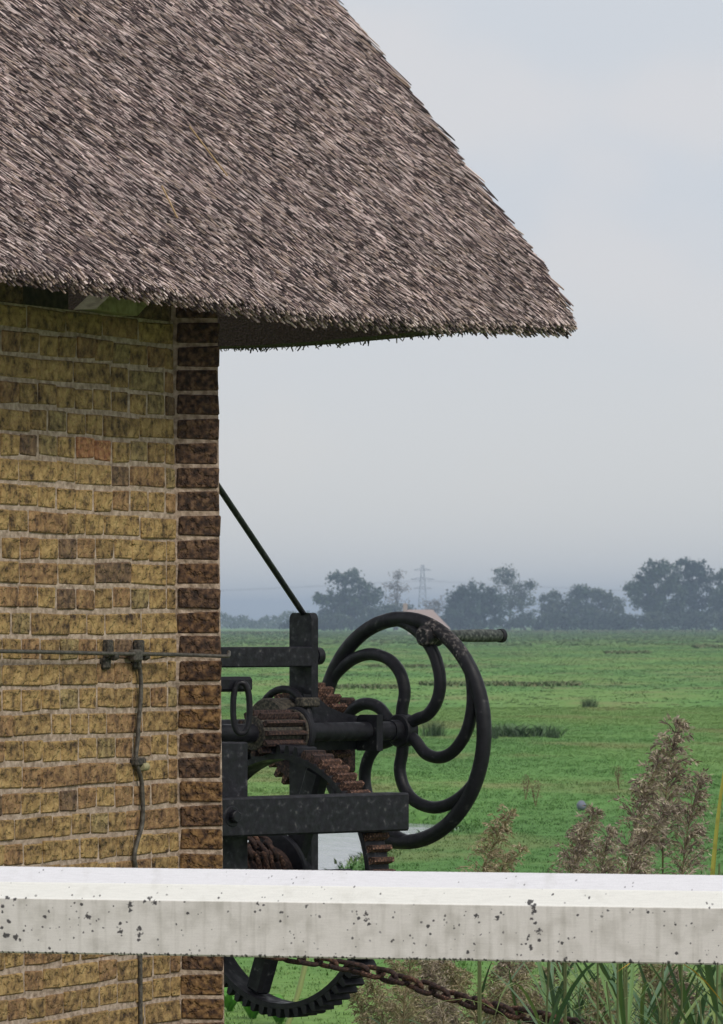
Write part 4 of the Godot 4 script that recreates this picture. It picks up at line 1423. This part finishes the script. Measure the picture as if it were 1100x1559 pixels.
func make_far() -> void:
	rng.seed = 47
	var g1 := lin(58, 76, 50)
	var g2 := lin(48, 68, 54)
	var g3 := lin(70, 82, 58)
	var br := lin(104, 92, 76)
	tree("round_tree", 1700.0, 535, [[530, 884, 26, 15], [548, 905, 34, 20], [516, 912, 24, 18], [530, 930, 46, 22], [566, 930, 26, 22], [487, 910, 8, 7], [500, 945, 28, 12], [555, 948, 34, 10]], "rounded tree with gaps in its crown behind the winch post", 1.0, g1)
	tree("hedge_tree", 1670.0, 470, [[478, 946, 18, 8], [450, 950, 20, 6]], "low bushes left of the rounded tree on the horizon", 1.0, g2)
	tree("sparse_tree", 1840.0, 604, [[604, 876, 9, 8], [598, 892, 12, 9], [612, 897, 12, 9], [602, 912, 18, 10]], "thin sparse tree left of the pylon", 0.35, br, 0.34)
	tree("bush_tree", 1770.0, 600, [[590, 932, 18, 16], [616, 934, 18, 13], [604, 945, 30, 9]], "brownish bushes under the thin sparse tree", 0.9, g3)
	tree("sparse_tree", 1840.0, 664, [[655, 922, 13, 12], [670, 918, 9, 12], [660, 936, 18, 10]], "small sparse tree right of the pylon by the farm roof", 0.45, br, 0.34)
	tree("dense_tree", 1630.0, 722, [[722, 905, 26, 17], [742, 918, 30, 22], [702, 916, 20, 20], [725, 936, 46, 20], [690, 938, 14, 16]], "dense dark blue-green tree right of the farm roof", 1.3, g2)
	tree("open_tree", 1740.0, 775, [[765, 874, 20, 13], [775, 890, 26, 16], [808, 890, 8, 7], [790, 905, 22, 16], [795, 928, 26, 22], [770, 915, 26, 18]], "tall tree with a feathery open top right of the dense dark one", 0.75, g3, 0.38)
	tree("hedge_tree", 1660.0, 800, [[760, 950, 40, 9], [800, 948, 26, 10]], "low dark bushes at the foot of the feathery tree", 1.2, g2)
	tree("field_tree", 1800.0, 845, [[838, 915, 18, 14], [850, 930, 24, 20], [832, 940, 16, 16]], "grey-green tree at the left end of the lower row", 1.0, g3)
	tree("field_tree", 1800.0, 885, [[884, 902, 14, 11], [880, 920, 26, 18], [893, 938, 24, 18]], "pointed grey-green tree in the middle of the lower row", 1.0, g1)
	tree("field_tree", 1800.0, 920, [[906, 905, 10, 12], [922, 914, 14, 15], [920, 936, 20, 18], [942, 930, 12, 18]], "grey-green tree at the right end of the lower row", 0.9, g3)
	tree("great_tree", 1660.0, 1000, [[1004, 868, 28, 14], [985, 886, 22, 16], [965, 898, 12, 12], [1010, 895, 34, 22], [985, 915, 26, 16], [1008, 930, 34, 20]], "great broad tree at the left of the big right-hand group", 1.1, g1)
	tree("great_tree", 1680.0, 1060, [[1052, 864, 24, 13], [1068, 880, 26, 20], [1040, 890, 26, 20], [1060, 910, 38, 22], [1050, 935, 40, 18]], "great broad tree in the middle of the big right-hand group", 1.1, g2)
	tree("great_tree", 1670.0, 1115, [[1105, 878, 18, 14], [1120, 895, 30, 24], [1100, 910, 26, 22], [1112, 935, 36, 18]], "great broad tree cut by the right edge of the picture", 1.1, g1)
	for q in [[508, 953, 30, 7, "low hedge at the foot of the rounded tree"], [570, 952, 26, 8, "low hedge right of the rounded tree's foot"], [700, 952, 26, 8, "low hedge at the foot of the dense dark tree"], [845, 951, 30, 9, "low hedge at the left end under the grey-green row"], [895, 951, 28, 9, "low hedge in the middle under the grey-green row"], [940, 951, 22, 9, "low hedge at the right end under the grey-green row"], [985, 951, 30, 9, "low hedge at the left under the big right-hand trees"], [1040, 951, 34, 9, "low hedge in the middle under the big right-hand trees"], [1100, 951, 34, 9, "low hedge at the right edge under the big trees"]]:
		tree("hedge_tree", 1640.0, q[0], [[q[0] - q[2] * 0.5, q[1] - 3, q[2] * 0.8, q[3] * 1.3], [q[0] + q[2] * 0.5, q[1] - 5, q[2] * 0.8, q[3] * 1.6]], q[4], 1.1, g2.lerp(g3, rng.randf()))
	# far-off wood on the left horizon: one hazy mass
	var st := begin()
	for q in 2600:
		var px := rng.randf_range(250, 500)
		var top := 940.0 - 4.0 * sin(px * 0.06) - 3.0 * sin(px * 0.19) - maxf(0.0, (px - 380.0) * 0.05)
		var p := at(px, rng.randf_range(top, 956), 2300.0 + rng.randfn() * 20.0)
		var a := Vector3(rng.randfn(), rng.randfn(), rng.randfn()).normalized() * 1.3
		var b := Vector3(rng.randfn(), rng.randfn(), rng.randfn()).normalized() * 1.3
		var n := (a.cross(b).normalized())
		st.set_color(lin(70, 84, 62))
		tri(st, p, p + a, p + b, n, n, n)
	tag(obj("far_wood", st.commit(), M.crown, self), "low hazy wood on the horizon left of the winch post", "wood", "", "stuff")
	# farmhouse: gabled roof behind the wheel
	var f := at(652, HOR, 1060)
	f.y = 0
	var h := thing("farmhouse", f)
	tag(h, "pale-roofed farmhouse among the far trees behind the wheel", "house")
	var u := 1060.0 / F
	var eave := 1.0
	var ridge := 1.9 + 22 * u
	obj("wall", box_mesh(Vector3(62 * u, eave * 1.4, 5.0), 0.02), M.house_wall, h, Vector3(0, eave * 0.7, -3.0))
	var rs := begin()
	var hw := 34.0 * u
	var rw := 16.0 * u
	var A := Vector3(-hw, eave, 0); var B := Vector3(hw, eave, 0); var C := Vector3(rw * 0.4, ridge, -3.2); var D := Vector3(-rw * 2.4, ridge, -3.2)
	var A2 := Vector3(-hw, eave, -6.4); var B2 := Vector3(hw, eave, -6.4)
	flat4(rs, A, B, C, D, Vector3(0, 1, 1)); flat4(rs, A2, B2, C, D, Vector3(0, 1, -1)); flat(rs, B, B2, C, Vector3.RIGHT); flat(rs, A, A2, D, Vector3.LEFT)
	flat4(rs, A, B, B2, A2, Vector3.DOWN)
	var rf := obj("roof", rs.commit(), M.roof_tile, h)
	obj("chimney", box_mesh(Vector3(0.8, 1.8, 0.8), 0.02), M.roof_tile, rf, Vector3(-rw * 2.2, ridge + 0.2, -3.2))
	for k in 3: obj("window", box_mesh(Vector3(0.9, 0.6, 0.06), 0.01), M.steel, h, Vector3(-2.4 + 2.2 * k, 0.75, -0.48))
	# lattice pylon
	var pd := 3100.0
	var pu := pd / F
	var pf := at(643, HOR, pd)
	pf.y = 0
	var py := thing("lattice_pylon", pf)
	tag(py, "hazy lattice power pylon standing behind the far trees", "pylon")
	var hgt := at(643, 860, pd).y
	var wid := func(y: float) -> float: return lerpf(3.6, 0.6, pow(y / hgt, 0.7))
	for sx in [-1, 1]:
		for sz in [-1, 1]:
			var pts := []
			for k in 8:
				var y := hgt * k / 7.0
				pts.append(Vector3(sx * wid.call(y), y, sz * wid.call(y)))
			obj("leg", tube_mesh(pts, [0.18], 5), M.steel, py)
	for k in 12:
		var y0 := hgt * k / 12.0
		var y1 := hgt * (k + 1) / 12.0
		var s2 := begin()
		for z in [-1, 1]:
			tube(s2, [Vector3(-wid.call(y0), y0, z * wid.call(y0)), Vector3(wid.call(y1), y1, z * wid.call(y1))], [0.08], 4)
			tube(s2, [Vector3(wid.call(y0), y0, z * wid.call(y0)), Vector3(-wid.call(y1), y1, z * wid.call(y1))], [0.08], 4)
		obj("lattice", s2.commit(), M.steel, py)
	for arm in [[868, 13], [882, 18], [896, 14]]:
		var y := at(643, arm[0], pd).y
		var l: float = arm[1] * pu
		var s2 := begin()
		for s in [-1, 1]:
			tube(s2, [Vector3(0, y + 1.1, 0), Vector3(s * l, y, 0)], [0.13, 0.1], 4)
			tube(s2, [Vector3(0, y - 0.1, 0), Vector3(s * l, y, 0)], [0.13, 0.1], 4)
		obj("crossarm", s2.commit(), M.steel, py)
	for arm in [[884, -18], [884, 18]]:
		var c0 := at(643 + arm[1], arm[0], pd)
		var wire := thing("power_line", c0)
		tag(wire, "thin power line sagging away from the far pylon", "cable", "power lines at the pylon")
		var pts := []
		for k in 17:
			var x := (k - 8) * 45.0
			pts.append(Vector3(x, -10.0 * (1.0 - pow(absf(k - 8) / 8.0 - 1.0, 2.0)) , -absf(x) * 0.3))
		obj("wire", tube_mesh(pts, [0.05], 4), M.steel, wire)

func _ready() -> void:
	make_camera()
	make_sky()
	make_materials()
	make_ground()
	make_house()
	make_winch()
	make_conductor()
	make_rail()
	make_reeds()
	make_far()
	make_field_plants()
	make_grass()
